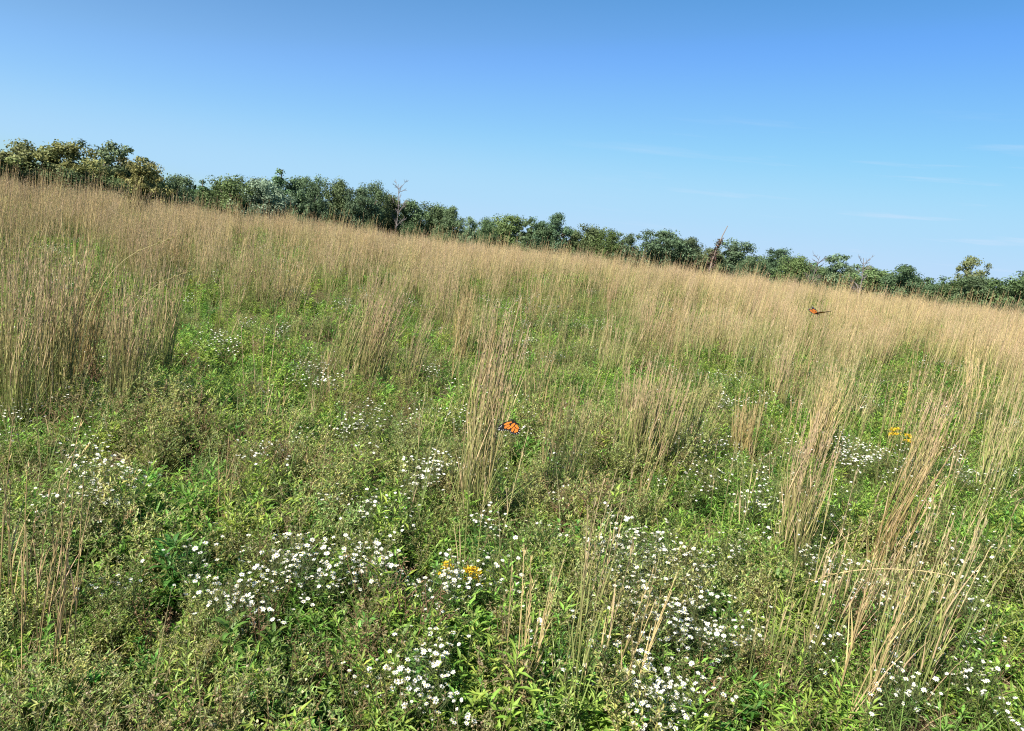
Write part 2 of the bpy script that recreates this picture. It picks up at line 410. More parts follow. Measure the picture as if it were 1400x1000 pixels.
def scatter(name, label, meshes, pts, rot, scl, idx):
    """ONE stuff object whose plants stand on its points (geometry nodes)"""
    me = bpy.data.meshes.new(name); n = len(pts)
    me.vertices.add(n); me.vertices.foreach_set('co', np.asarray(pts, np.float32).ravel())
    a = me.attributes.new('turn', 'FLOAT_VECTOR', 'POINT'); a.data.foreach_set('vector', np.asarray(rot, np.float32).ravel())
    a = me.attributes.new('size', 'FLOAT', 'POINT'); a.data.foreach_set('value', np.asarray(scl, np.float32))
    a = me.attributes.new('sort', 'INT', 'POINT'); a.data.foreach_set('value', np.asarray(idx, np.int32))
    o = link(name, me); tag(o, label, None, None, 'stuff')
    g = bpy.data.node_groups.new(name, 'GeometryNodeTree')
    g.interface.new_socket('Geometry', in_out='INPUT', socket_type='NodeSocketGeometry')
    g.interface.new_socket('Geometry', in_out='OUTPUT', socket_type='NodeSocketGeometry')
    gi = g.nodes.new('NodeGroupInput'); go = g.nodes.new('NodeGroupOutput')
    def na(t, nm):
        q = g.nodes.new('GeometryNodeInputNamedAttribute'); q.data_type = t; q.inputs['Name'].default_value = nm
        return next(s for s in q.outputs if s.enabled and s.name == 'Attribute')
    tu, si, so_ = na('FLOAT_VECTOR', 'turn'), na('FLOAT', 'size'), na('INT', 'sort')
    jn = g.nodes.new('GeometryNodeJoinGeometry')
    for k, m in enumerate(meshes):
        src = bpy.data.objects.new(name + '_plant', m)          # never linked: only the geometry is read
        oi = g.nodes.new('GeometryNodeObjectInfo'); oi.inputs['Object'].default_value = src; oi.inputs['As Instance'].default_value = False
        cm = g.nodes.new('FunctionNodeCompare'); cm.data_type = 'INT'; cm.operation = 'EQUAL'
        ins = [s for s in cm.inputs if s.enabled and s.type == 'INT']
        g.links.new(so_, ins[0]); ins[1].default_value = k
        ip = g.nodes.new('GeometryNodeInstanceOnPoints')
        g.links.new(gi.outputs[0], ip.inputs['Points']); g.links.new(cm.outputs[0], ip.inputs['Selection'])
        g.links.new(oi.outputs['Geometry'], ip.inputs['Instance']); g.links.new(tu, ip.inputs['Rotation']); g.links.new(si, ip.inputs['Scale'])
        g.links.new(ip.outputs[0], jn.inputs[0])
    g.links.new(jn.outputs[0], go.inputs[0])
    md = o.modifiers.new('plants', 'NODES'); md.node_group = g
    return o

def noise2(x, y, s, seed):
    """smooth value noise in 0..1"""
    r_ = np.random.default_rng(seed); T = r_.random((64, 64))
    x = np.asarray(x) / s + 31.3; y = np.asarray(y) / s + 17.7
    i = np.floor(x).astype(int); j = np.floor(y).astype(int); fx = x - i; fy = y - j
    fx = fx * fx * (3 - 2 * fx); fy = fy * fy * (3 - 2 * fy)
    g = lambda a, b: T[a % 64, b % 64]
    return (g(i, j) * (1 - fx) + g(i + 1, j) * fx) * (1 - fy) + (g(i, j + 1) * (1 - fx) + g(i + 1, j + 1) * fx) * fy

def fan(n, r0, r1, half=R(47), power=1.0):
    """random points in the view's fan between two distances, even by area"""
    r_ = np.sqrt(rng.uniform(r0 ** 2, r1 ** 2, n)); a = rng.uniform(-half, half, n)
    return r_ * np.sin(a), r_ * np.cos(a)

# ------------------------------------------------------------------ ground
def ground():
    rs = np.concatenate([[0.0], np.geomspace(0.6, 50, 90), np.geomspace(56, 4000, 40)]); na = 128
    a = np.linspace(0, 2 * PI, na, endpoint=False)
    x = (rs[1:, None] * np.sin(a)).ravel(); y = (rs[1:, None] * np.cos(a)).ravel()
    v = np.concatenate([[[0, 0, float(terrain(0, 0))]], np.stack([x, y, terrain(x, y)], 1)])
    nr = len(rs) - 1
    i = np.arange(nr - 1)[:, None] * na; j = np.arange(na)[None]; j2 = (j + 1) % na
    q = np.stack([1 + i + j, 1 + i + na + j, 1 + i + na + j2, 1 + i + j2], -1).reshape(-1, 4)
    t = np.stack([np.zeros(na, int), 1 + j[0], 1 + j2[0]], 1)
    mb = MB(); mb.add(v, q[:, ::-1], np.ones(3)); mb.f.append(t[:, ::-1]); mb.m.append(np.zeros(na, int))
    o = link('ground', mb.mesh('ground', soil_mat())); tag(o, 'brown soil of the meadow under the plants', None, None, 'structure')
    for p in o.data.polygons: p.use_smooth = True
ground()

# ------------------------------------------------------------------ ground cover
cover = [
    leafy(0.26, 5, 17, 0.066, 0.016, G_BRIGHT, spread=0.11),
    leafy(0.22, 7, 13, 0.052, 0.021, G_BRIGHT, spread=0.14),
    leafy(0.30, 5, 24, 0.060, 0.012, G_LIME, spread=0.10),
    leafy(0.24, 6, 16, 0.070, 0.019, G_DARK, spread=0.13),
    leafy(0.20, 6, 16, 0.044, 0.022, G_DARK, spread=0.15),
    seedy(0.34, 6, 12, G_OLIVE, (0.42, 0.40, 0.22), 0.13),
    seedy(0.30, 7, 11, (0.26, 0.34, 0.09), (0.48, 0.48, 0.24), 0.15),
    seedy(0.30, 6, 11, (0.34, 0.31, 0.13), (0.48, 0.38, 0.24), 0.13),
    leafy(0.28, 9, 34, 0.030, 0.0035, G_FERN, el=0.7, spread=0.13),
    tuftlet(26, 0.30, 0.005, (0.18, 0.31, 0.06), (0.32, 0.40, 0.11)),
    tuftlet(20, 0.36, 0.004, (0.20, 0.20, 0.07), (0.36, 0.30, 0.13)),
    deadweed(0.32, 5),
    litter(26, 0.16),
    leafy(0.13, 8, 9, 0.040, 0.021, G_BRIGHT, el=0.15, spread=0.16),
    leafy(0.33, 4, 17, 0.078, 0.017, G_BRIGHT, spread=0.10),
    leafy(0.30, 5, 18, 0.058, 0.012, G_LIME, el=0.5, spread=0.11),
]
cover_me = [b.mesh('ground_cover', M_LEAF) for b in cover]

def cover_pick(x, y):
    n = len(x)
    a = noise2(x, y, 0.8, 1); b = noise2(x, y, 0.5, 2); c = noise2(x, y, 1.7, 3); d = noise2(x, y, 0.6, 4)
    w = np.full((n, len(cover)), 0.05)
    br = np.clip(a * 1.7 - 0.28, 0.06, 1); se = np.clip((1 - a) * 1.8 - 0.62, 0, 1); fe = np.clip(b * 2.4 - 1.35, 0, 1)
    w[:, 0] += 1.0 * br; w[:, 1] += 1.1 * br; w[:, 2] += 0.9 * br * c; w[:, 13] += 0.7 * br; w[:, 14] += 0.45 * br; w[:, 15] += 0.35 * (1 - a) + 0.1
    w[:, 3] += 0.4; w[:, 4] += 0.35
    w[:, 5] += 0.8 * se; w[:, 6] += 1.3 * se; w[:, 7] += 0.6 * se * d
    w[:, 8] += 1.6 * fe
    w[:, 9] += 0.35; w[:, 10] += 0.30
    w[:, 11] += 0.6 * np.clip(d * 2.2 - 1.2, 0, 1); w[:, 12] += 0.45
    w = np.cumsum(w, 1); w /= w[:, -1:]
    return (rng.random((n, 1)) > w).sum(1)

px_, py_, ps = [], [], []
for r0, r1, n, s, half in ((0.7, 3.2, 2600, 0.92, R(62)), (3.2, 9, 8600, 0.98, R(50)), (9, 20, 11000, 1.12, R(47)), (20, 46, 12500, 1.45, R(46))):
    x, y = fan(n, r0, r1, half); px_.append(x); py_.append(y); ps.append(np.full(n, s))
x, y, s = map(np.concatenate, (px_, py_, ps)); n = len(x)
hs = 0.72 + 0.6 * noise2(x, y, 0.7, 9)
bare = noise2(x, y, 0.45, 21) < 0.17
idx = cover_pick(x, y); idx[bare & (rng.random(n) < 0.75)] = 12
gap = noise2(x, y, 0.33, 33) > 0.20
idx[~gap & (rng.random(n) < 0.5)] = 13
rot = np.stack([rng.normal(0, 0.10, n), rng.normal(0, 0.10, n), rng.uniform(0, 2 * PI, n)], 1)
scatter('ground_cover', 'low green and olive forbs with short grass covering the meadow floor', cover_me,
        np.stack([x, y, terrain(x, y) - 0.01], 1), rot, s * hs * rng.uniform(0.75, 1.25, n), idx)

# ------------------------------------------------------------------ tall grass
GREEN_PATCH = [(745, 435, 85, 52), (300, 500, 85, 75), (440, 470, 55, 70), (95, 365, 50, 42), (392, 362, 45, 24), (925, 440, 45, 26), (1260, 545, 90, 55),
               (500, 400, 40, 30), (820, 440, 50, 22), (1010, 530, 50, 28), (340, 350, 40, 20), (1110, 450, 28, 34), (560, 470, 45, 40), (190, 300, 20, 14), (640, 430, 25, 40)]
def tall_prob(x, y):
    z = terrain(x, y); u, v, w = to_px(x, y, z); vb = v - 0.1245 * (u - 700)
    p = 1 - 0.95 * sst(400, 550, vb)
    left = (1 - sst(210, 300, u)) * (1 - sst(640, 690, vb)); p = np.maximum(p, 0.28 * left)
    right = sst(980, 1050, u) * (1 - sst(560, 600, vb)); p = np.maximum(p, 0.33 * right)
    u2, v2, _ = to_px(x, y, z + 0.15)
    for a, b, c, d in GREEN_PATCH:
        e = ((u2 - a) / c) ** 2 + ((v2 - b) / d) ** 2
        p = p * (0.10 + 0.90 * sst(0.7, 1.5, e))
    p = p * (0.30 + 1.1 * sst(0.2, 0.65, noise2(x, y, 1.3, 41)))
    return np.clip(p, 0, 1), u, v

KINDS = {
    'golden': [bluestem(24, 1.06, 0.17, 0.25, GOLD) for _ in range(4)],
    'greenish': [bluestem(24, 1.00, 0.17, 0.24, GREENISH) for _ in range(4)],
    'rusty': [bluestem(26, 0.98, 0.14, 0.20, RUSTY) for _ in range(2)],
    'pale': [bluestem(20, 1.12, 0.18, 0.30, ((0.24, 0.24, 0.08), (0.40, 0.33, 0.13), (0.50, 0.38, 0.19)), plume=1.4, lean=LEAN * 1.6) for _ in range(2)],
    'green': [bluestem(22, 0.90, 0.18, 0.24, VERDANT, plume=0.7) for _ in range(2)],
}
tall_me = {k: [joined(*p).mesh('tall_grass', M_STRAW) for p in v] for k, v in KINDS.items()}
flat = [m for v in tall_me.values() for m in v]
kind_of = [k for k, v in tall_me.items() for m in v]
KW = np.array([{'golden': 0.95, 'greenish': 1.0, 'rusty': 0.7, 'pale': 0.8, 'green': 0.55}[k] for k in kind_of])

R_THING = 10.2
x, y = fan(8200, 4.4, 41, R(46)); p, u, v = tall_prob(x, y)
keep = rng.random(len(x)) < p * np.where(np.hypot(x, y) < 11, 0.52, np.where(np.hypot(x, y) < 20, 0.70, 0.82))
x, y, u, v = x[keep], y[keep], u[keep], v[keep]; r_ = np.hypot(x, y)
k = rng.choice(len(flat), len(x), p=KW / KW.sum())
near_green = (r_ < 13) & (rng.random(len(x)) < 0.5)
gi = np.array([i for i, q in enumerate(kind_of) if q in ('greenish', 'green')]); k[near_green] = rng.choice(gi, near_green.sum())
far = r_ >= R_THING
nf = far.sum()
sc = rng.uniform(0.66, 1.16, nf) * (1 + 0.16 * (1 - sst(-20, -6, x[far])) )
rot = np.stack([rng.normal(0, 0.05, nf), rng.normal(0.015, 0.06, nf), np.zeros(nf)], 1)
scatter('tall_grass', 'tall golden tan meadow grass reaching back to the crest of the field', flat,
        np.stack([x[far], y[far], terrain(x[far], y[far]) - 0.02], 1), rot, sc, k[far])
# slender single stalks between the bunches
single = [joined(*bluestem(4, 0.95, 0.10, 0.22, c)).mesh('tall_grass', M_STRAW) for c in (GREENISH, GOLD, VERDANT, DRY)]
x2, y2 = fan(3000, 3.0, 19, R(44)); p2, u2, v2 = tall_prob(x2, y2); kp = rng.random(3000) < 0.10 + 0.75 * p2 * (0.3 + noise2(x2, y2, 1.0, 77)); x2, y2 = x2[kp], y2[kp]; n2 = len(x2)
scatter('thin_grass', 'thin single grass stalks standing scattered among the low green plants', single,
        np.stack([x2, y2, terrain(x2, y2) - 0.01], 1), np.stack([rng.normal(0, 0.08, n2), rng.normal(0.05, 0.09, n2), rng.uniform(-0.5, 0.5, n2)], 1), rng.uniform(0.6, 1.2, n2), rng.integers(0, 4, n2))

x3, y3 = fan(2600, 12, 31, R(46)); kp = rng.random(2600) < 0.35 + 0.5 * noise2(x3, y3, 2.0, 88); x3, y3 = x3[kp], y3[kp]; n3 = len(x3)
tallest = [joined(*bluestem(3, 1.45, 0.10, 0.20, c, plume=1.6, thick=1.2)).mesh('tall_grass', M_STRAW) for c in (GOLD, DRY, RUSTY)]
scatter('plume_grass', 'taller seed plumes rising over the golden grass against the trees', tallest,
        np.stack([x3, y3, terrain(x3, y3) - 0.01], 1), np.stack([rng.normal(0, 0.05, n3), rng.normal(0.04, 0.07, n3), rng.uniform(-0.5, 0.5, n3)], 1), rng.uniform(0.8, 1.1, n3) * (1 + 0.2 * (1 - sst(-16, -4, x3))), rng.integers(0, 3, n3))

# -------- what a label can point to
MARKS = [(693, 587, 'the lower butterfly'), (1123, 427, 'the upper butterfly'), (617, 755, 'the double goldenrod head'), (1240, 557, 'the lone goldenrod'),
         (895, 800, 'the big aster drift'), (400, 742, 'the long aster row'), (297, 465, 'the round aster cushion'), (1010, 527, 'the far white aster streak'),
         (1182, 612, 'the flat aster cushion'), (1205, 790, 'the arching straw stalk'), (140, 470, 'the tall grass by the left edge'), (505, 440, 'the leaning tan grass stand'),
         (742, 440, 'the bright green hollow')]
SEEN = {}
ORD = ['closest', 'second closest', 'third closest', 'fourth closest', 'fifth closest', 'sixth closest', 'seventh closest', 'eighth closest', 'ninth closest', 'tenth closest'] + [f'{i}th closest' for i in range(11, 99)]
def where(items, kind):
    """for (px, py) of each item: a place told by the nearest landmark, its side and the rank there"""
    g = {}
    for i, (a, b) in enumerate(items):
        m = min(MARKS, key=lambda q: math.hypot(q[0] - a, q[1] - b))
        ang = math.degrees(math.atan2(m[1] - b, a - m[0])) % 360
        side = ('right of', 'above right of', 'above', 'above left of', 'left of', 'below left of', 'below', 'below right of')[int((ang + 22.5) // 45) % 8]
        g.setdefault((m[2], side), []).append((math.hypot(m[0] - a, m[1] - b), i))
    out = [None] * len(items)
    for (m, side), l in g.items():
        for q, (_, i) in enumerate(sorted(l)): out[i] = f'{ORD[q]} {side} {m}'
    return out

# -------- bunches of tall grass that stand out one by one
HAND = [  # photo px, py of the foot, height, width factor, kind, stems, lean
    (640, 735, 1.26, 0.85, GOLD, 46, 0.07, 'dense straw and green bunch of tall grass rising beside the lower butterfly'),
    (1075, 785, 0.92, 1.0, GOLD, 36, 0.06, 'thick golden bunch of grass left of the arching straw stalk'),
    (1212, 985, 0.86, 1.0, GREENISH, 20, 0.10, 'green based foreground bunch of grass under the arching straw stalk'),
    (1198, 805, 0.84, 0.7, RUSTY, 24, 0.24, 'tawny narrow bunch of grass fanning out below the lone goldenrod'),
    (702, 1010, 0.62, 0.5, DRY, 8, -0.01, 'dry broken straw bunch at the bottom edge right of the double goldenrod head'),
    (775, 1030, 0.95, 0.9, GREENISH, 8, 0.07, 'sparse thin stalks at the bottom edge left of the big aster drift'),
    (830, 1000, 0.60, 0.9, DRY, 6, 0.14, 'few leaning dry stalks at the bottom edge under the big aster drift'),
    (868, 668, 0.92, 1.8, GREENISH, 90, 0.03, 'widest bunch of tall grass with rosy tips above the big aster drift'),
    (930, 655, 0.80, 1.2, VERDANT, 34, 0.12, 'green leaning bunch of grass at the right side of the widest bunch'),
    (1010, 640, 0.62, 0.9, RUSTY, 34, 0.0, 'short orange tan bunch of grass below the far white aster streak'),
    (497, 545, 1.18, 1.5, GOLD, 60, 0.20, 'broad leaning tan bunch of grass with yellow foot'),
    (455, 540, 1.0, 1.0, GREENISH, 30, 0.20, 'greenish leaning bunch of grass at the left foot of the broad tan one'),
    (560, 535, 0.95, 0.7, GREENISH, 16, 0.24, 'slender bunch of grass leaning right beside the broad tan one'),
    (625, 500, 1.0, 0.9, RUSTY, 42, 0.03, 'upright orange bunch of grass left of the bright green hollow'),
    (655, 560, 1.0, 0.7, RUSTY, 16, 0.09, 'rusty bunch of grass just behind the dense straw and green bunch'),
    (760, 700, 0.80, 1.2, VERDANT, 26, 0.05, 'loose green bunch of grass right of the lower butterfly'),
    (1060, 575, 0.80, 0.9, GOLD, 30, 0.05, 'golden bunch of grass below the upper butterfly'),
    (1110, 640, 0.85, 0.9, DRY, 30, 0.10, 'straw pale bunch of grass left of the flat aster cushion'),
    (1240, 690, 0.85, 0.8, GOLD, 26, 0.10, 'golden bunch of grass right of the flat aster cushion'),
    (65, 960, 0.75, 0.8, DRY, 7, 0.10, 'dry orange straw bunch in the lower left corner'),
    (30, 900, 0.80, 0.9, DRY, 7, 0.08, 'dry straw bunch at the left edge behind the corner one'),
    (165, 590, 1.15, 1.1, GOLD, 46, 0.08, 'tall golden bunch of grass in the stand near the left edge'),
    (215, 540, 1.15, 1.0, GREENISH, 40, 0.09, 'tall greenish bunch of grass right of the golden one near the left edge'),
    (75, 575, 1.2, 1.2, GOLD, 54, 0.07, 'tall dense golden bunch of grass at the left edge'),
    (110, 545, 1.15, 1.0, RUSTY, 40, 0.10, 'reddish bunch of grass in the stand near the left edge'),
    (20, 600, 1.2, 1.2, GOLD, 48, 0.07, 'golden bunch of grass cut by the left frame edge'),
    (1100, 930, 0.62, 0.8, GREENISH, 10, 0.07, 'thin foreground bunch of grass below the thick golden one'),
    (1145, 1010, 0.70, 0.9, DRY, 7, 0.12, 'dry leaning foreground stalks between two bottom edge bunches'),
    (1045, 985, 0.55, 0.9, VERDANT, 9, 0.05, 'low dark green stalks at the bottom edge right of the big aster drift'),
    (1345, 700, 0.95, 1.0, GREENISH, 30, 0.06, 'greenish bunch of grass at the right edge'),
]
tufts = []
def part_set(root, parts):
    for nm, b in zip(('stem_bundle', 'leaf_blades', 'seed_heads'), parts):
        if b.n:
            o = link(nm, b.mesh(nm, M_STRAW), root)
            o['kind'] = 'stuff'
for (a, b, h, wf, cols, n, ln, lab) in HAND:
    q = at(a, b, 0.0)
    root = empty('grass_tuft', (q[0], q[1], float(terrain(*q)) - 0.01))
    tag(root, lab, 'grass tuft', 'bunches of tall meadow grass')
    part_set(root, bluestem(int(n * 1.15), h * 1.08, 0.10 * wf, 0.145 * wf, cols, lean=np.array([ln * 0.75 - 0.015, 0.0]), thick=1.0 if q[1] < 5 else 1.15, leafn=1.3))
# the middle distance: one mesh each, copied
x1, y1, u1, v1, k1 = x[~far], y[~far], u[~far], v[~far], k[~far]
ok = (u1 > -15) & (u1 < 1415) & (v1 < 1010); x1, y1, u1, v1, k1 = [q[ok] for q in (x1, y1, u1, v1, k1)]
um, vm, _ = to_px(x1, y1, terrain(x1, y1) + 0.6)
places = where(list(zip(um, vm)), 'tuft'); first = {}
for i in range(len(x1)):
    kd = int(k1[i])
    if kd in first: o = first[kd].copy(); C.objects.link(o)
    else: o = first[kd] = link('grass_tuft', flat[kd])
    s_ = rng.uniform(0.8, 1.12)
    o.location = (x1[i], y1[i], float(terrain(x1[i], y1[i])) - 0.02); o.scale = (s_ * rng.uniform(0.85, 1.2),) * 2 + (s_,)
    o.rotation_euler = (rng.normal(0, 0.04), rng.normal(0.015, 0.05), rng.uniform(-0.6, 0.6))
    word = {'golden': 'golden', 'greenish': 'straw green', 'rusty': 'rusty', 'pale': 'pale plumed', 'green': 'dark green'}[kind_of[kd]]
    tag(o, f'{word} grass bunch, {places[i]}', 'grass tuft', 'bunches of tall meadow grass')

# -------- long bent stalks
def stalk(label, pts, col, r_=0.003, plume=True):
    P = [Vector(p) for p in pts]; out = []
    for i in range(len(P) - 1):
        p0, p1, p2, p3 = P[max(i - 1, 0)], P[i], P[i + 1], P[min(i + 2, len(P) - 1)]
        for t in np.linspace(0, 1, 6)[:-1]:
            out.append(0.5 * ((2 * p1) + (p2 - p0) * t + (2 * p0 - 5 * p1 + 4 * p2 - p3) * t * t + (3 * p1 - p0 - 3 * p2 + p3) * t ** 3))
    out.append(P[-1]); A = np.array([list(p) for p in out]); k = len(A)
    org = A[0].copy(); A = A - org
    root = empty('bent_stalk', tuple(org)); tag(root, label, 'grass stalk', 'long bent grass stalks')
    mb = MB(); tubes(mb, A[None], np.linspace(r_, r_ * 0.45, k), np.array(col) * np.linspace(0.9, 1.1, k)[:, None], 5)
    link('stem', mb.mesh('stem', M_STRAW), root)
    if plume:
        mp = MB(); T = nrm(np.gradient(A, axis=0)); i = rng.integers(int(k * 0.78), k, 40)
        d = nrm(T[i] + azdir(rng.uniform(0, 2 * PI, 40), rng.normal(0, 0.5, 40)) * 0.45)
        leaves(mp, A[i], d, (0, 0, 1), rng.uniform(0.02, 0.045, 40), 0.005, jit(np.array(col) * 1.1, 40, 0.2), 0.3)
        link('seed_head', mp.mesh('seed_head', M_STRAW), root)['kind'] = 'stuff'
def gp(a, b): q = at(a, b); return (q[0], q[1], float(terrain(*q)))
def dist_of(a, b): q = at(a, b); return math.sqrt(q[0] ** 2 + q[1] ** 2 + (EYE - float(terrain(*q))) ** 2)
d0 = dist_of(1203, 950)
stalk('pale straw stalk arching right to left over the foreground grass by the right edge', [gp(1200, 955), air(1255, 872, d0), air(1306, 800, d0 * 1.01), air(1275, 783, d0 * 1.04), air(1205, 778, d0 * 1.06), air(1150, 783, d0 * 1.07), air(1108, 795, d0 * 1.08)], (0.52, 0.42, 0.20), 0.0032)
d1 = dist_of(100, 600)
stalk('long yellowish stalk arching over the left grass stand toward the trees', [gp(95, 590), air(110, 480, d1), air(135, 400, d1), air(175, 352, d1), air(235, 326, d1)], (0.42, 0.36, 0.15), 0.0036)
stalk('second long stalk arching lower across the left grass stand', [gp(130, 600), air(150, 500, d1), air(180, 425, d1), air(215, 390, d1), air(262, 370, d1)], (0.40, 0.34, 0.15), 0.003)
d2 = dist_of(55, 700)
stalk('dry pale stalk leaning out from the left edge above the lower left corner', [gp(45, 720), air(65, 675, d2), air(95, 640, d2), air(120, 612, d2)], (0.48, 0.38, 0.19), 0.0045)
d3 = dist_of(60, 605)
stalk('yellowish flattened stalk rising from the left edge under the grass stand', [gp(48, 612), air(62, 590, d3), air(85, 565, d3), air(102, 545, d3)], (0.45, 0.38, 0.18), 0.004)
d4 = dist_of(240, 725)
stalk('upright thin green stalk alone in the low plants left of the long aster row', [gp(211, 770), air(211, 720, d4), air(212, 660, d4), air(206, 590, d4 * 1.0)], (0.30, 0.28, 0.11), 0.0022)
d5 = dist_of(130, 800)
stalk('tan stalk leaning right over the low plants near the lower left corner', [gp(110, 840), air(135, 785, d5), air(160, 735, d5), air(180, 700, d5)], (0.45, 0.36, 0.17), 0.003)
d6 = dist_of(978, 420)
stalk('dark green leaning stalk standing above the grass right of the bright green hollow', [gp(986, 455), air(980, 432, d6), air(972, 412, d6), air(963, 396, d6)], (0.10, 0.13, 0.05), 0.010, False)
d7 = dist_of(740, 790)
stalk('bent straw lying across the dry broken straw bunch', [gp(655, 800), air(675, 786, d7 * 0.9), air(700, 781, d7 * 0.88), air(712, 790, d7 * 0.87)], (0.50, 0.40, 0.21), 0.003, False)

# ------------------------------------------------------------------ white asters
def flower_head(n, rad, seed):
    mb = MB(); a = np.arange(n) * 2 * PI / n + rng.normal(0, 0.09, n)
    base = np.stack([np.cos(a), np.sin(a), np.zeros(n)], 1) * rad * 0.18
    leaves(mb, base, azdir(a, rng.normal(0.12, 0.13, n)), (0, 0, 1), rad * rng.uniform(0.75, 0.95, n), rad * 0.30, jit((0.88, 0.86, 0.77), n, 0.05), 0.05, 0.06)
    ang = np.linspace(0, 2 * PI, 8, endpoint=False); r1 = rad * 0.30
    v = [(0, 0, rad * 0.22)] + [(math.cos(t) * r1 * 0.62, math.sin(t) * r1 * 0.62, rad * 0.17) for t in ang] + [(math.cos(t) * r1, math.sin(t) * r1, -rad * 0.02) for t in ang]
    f = [(0, 1 + i, 1 + (i + 1) % 8) for i in range(8)]
    mb.add(v, f, (0.62, 0.52, 0.12)); q = [(1 + i, 9 + i, 9 + (i + 1) % 8, 1 + (i + 1) % 8) for i in range(8)]
    mb.f.append(np.array(q) + mb.n - 17); mb.m.append(np.zeros(8, int))
    tubes(mb, np.array([[[0, 0, -rad * 0.5], [0, 0, 0.0]]]), np.array([rad * 0.08, rad * 0.16]), np.array((0.14, 0.2, 0.06)), 4)
    return mb.mesh('flower_head', M_PETAL)
HEADS = [flower_head(n, 0.0105, i) for i, n in enumerate((13, 15, 17))]

def aster_plant(h, n, spread, col):
    """foliage and the places of its flowers"""
    mb = MB(); P = stem_set(n, h, spread, 5, 0.2)
    tubes(mb, P, np.linspace(0.0022, 0.0010, 5), np.array((0.13, 0.15, 0.055)))
    t = rng.uniform(0.1, 0.9, (n, 14)); Q, _ = along(P, t); Q = Q.reshape(-1, 3); k = len(Q)
    leaves(mb, Q, azdir(rng.uniform(0, 2 * PI, k), rng.normal(0.45, 0.3, k)), (0, 0, 1), rng.uniform(0.02, 0.045, k), 0.006, jit(col, k, 0.3), 0.2, 0.1)
    tip = []
    m = 6
    tb = rng.uniform(0.7, 0.95, (n, m)); Q, T = along(P, tb); Q = Q.reshape(-1, 3)
    d = azdir(rng.uniform(0, 2 * PI, len(Q)), rng.uniform(0.5, 1.2, len(Q))); e = Q + d * rng.uniform(0.03, 0.08, (len(Q), 1))
    tubes(mb, np.stack([Q, (Q + e) / 2 + [0, 0, -0.004], e], 1), np.array([0.0009, 0.0008, 0.0007]), np.array((0.14, 0.17, 0.06)))
    tips = np.concatenate([P[:, -1], e])
    return mb, tips[rng.permutation(len(tips))]

ASTER = [aster_plant(0.36, 7, 0.13, (0.16, 0.27, 0.06)) for _ in range(5)]
ASTER_ME = [b.mesh('foliage', M_LEAF) for b, _ in ASTER]
def heads_mesh(mb, pts, rad, npet):
    for p in pts:
        a = np.arange(npet) * 2 * PI / npet; nrm_ = nrm(np.array([rng.normal(-0.15, 0.3), rng.normal(-0.12, 0.3), 1.0]))
        s = nrm(np.cross(nrm_, [0.3, 1, 0.1])); t = np.cross(nrm_, s)
        d = np.cos(a)[:, None] * s + np.sin(a)[:, None] * t + nrm_ * 0.12
        leaves(mb, np.tile(p, (npet, 1)), d, nrm_, rad, rad * 0.55, jit((0.88, 0.86, 0.77), npet, 0.05), 0.03, 0.05, 1)
        leaves(mb, p + nrm_ * rad * 0.10 - s * rad * 0.3, s, nrm_, rad * 0.62, rad * 0.5, (0.60, 0.50, 0.12), 0.02, 0, 1)
ASTER_MID = []
for i in range(7):
    b, tips = aster_plant(0.36, 8, 0.13, (0.16, 0.27, 0.06)); heads_mesh(b, tips[:14 + i * 4], 0.0088, 8); ASTER_MID.append((b.mesh('aster_plant', [M_LEAF, M_PETAL]), 8 + i * 2))

PATCH = [  # px, py, rx, ry, plants, flowers each, height
    (862, 722, 34, 22, 12, 8, .36), (905, 765, 50, 28, 13, 9, .36), (870, 745, 40, 25, 7, 8, .36), (885, 815, 45, 26, 8, 7, .34), (935, 850, 32, 32, 9, 9, .36), (925, 905, 42, 24, 7, 9, .34), (880, 940, 40, 16, 5, 8, .32),
    (862, 850, 18, 28, 3, 5, .30), (940, 745, 30, 25, 4, 7, .34), (405, 742, 42, 17, 9, 10, .38), (315, 800, 38, 12, 6, 7, .34), (338, 775, 24, 10, 2, 5, .34), (520, 745, 38, 26, 7, 8, .36), (577, 893, 32, 40, 7, 8, .34), (500, 895, 26, 24, 3, 4, .3),
    (628, 785, 26, 20, 6, 7, .36), (686, 768, 18, 12, 3, 7, .36), (305, 745, 30, 18, 3, 5, .36), (150, 640, 40, 22, 8, 8, .38), (780, 860, 45, 60, 6, 3, .32), (1025, 845, 40, 40, 6, 5, .32),
    (1200, 720, 90, 55, 12, 6, .34), (1230, 850, 90, 60, 9, 5, .34), (1330, 770, 25, 45, 6, 6, .36), (1045, 690, 45, 28, 8, 6, .34), (1215, 930, 30, 25, 3, 7, .32), (1340, 880, 20, 50, 4, 5, .32), (175, 800, 25, 20, 2, 5, .3), (590, 930, 40, 20, 3, 6, .3),
    (500, 690, 60, 20, 5, 4, .34), (760, 720, 30, 20, 3, 3, .34), (1010, 730, 30, 25, 4, 5, .32), (1150, 690, 35, 25, 4, 5, .34)]
MID = [(590, 630, 40, 16, 9), (300, 464, 22, 10, 9), (412, 488, 32, 14, 9), (440, 510, 22, 8, 5), (720, 462, 24, 26, 12), (758, 482, 16, 9, 6), (825, 437, 26, 8, 7), (920, 434, 16, 12, 8), (985, 515, 26, 14, 9), (1020, 540, 30, 9, 9),
       (1182, 608, 34, 15, 11), (80, 345, 22, 24, 13), (90, 375, 22, 18, 8), (395, 350, 22, 6, 6), (505, 400, 24, 8, 5), (360, 575, 40, 60, 5), (120, 615, 40, 14, 4), (640, 500, 60, 60, 5), (1160, 560, 60, 40, 6), (1300, 640, 40, 60, 7), (240, 500, 60, 40, 3), (885, 600, 90, 40, 5), (560, 580, 60, 50, 4), (790, 610, 30, 40, 3)]
rec = []
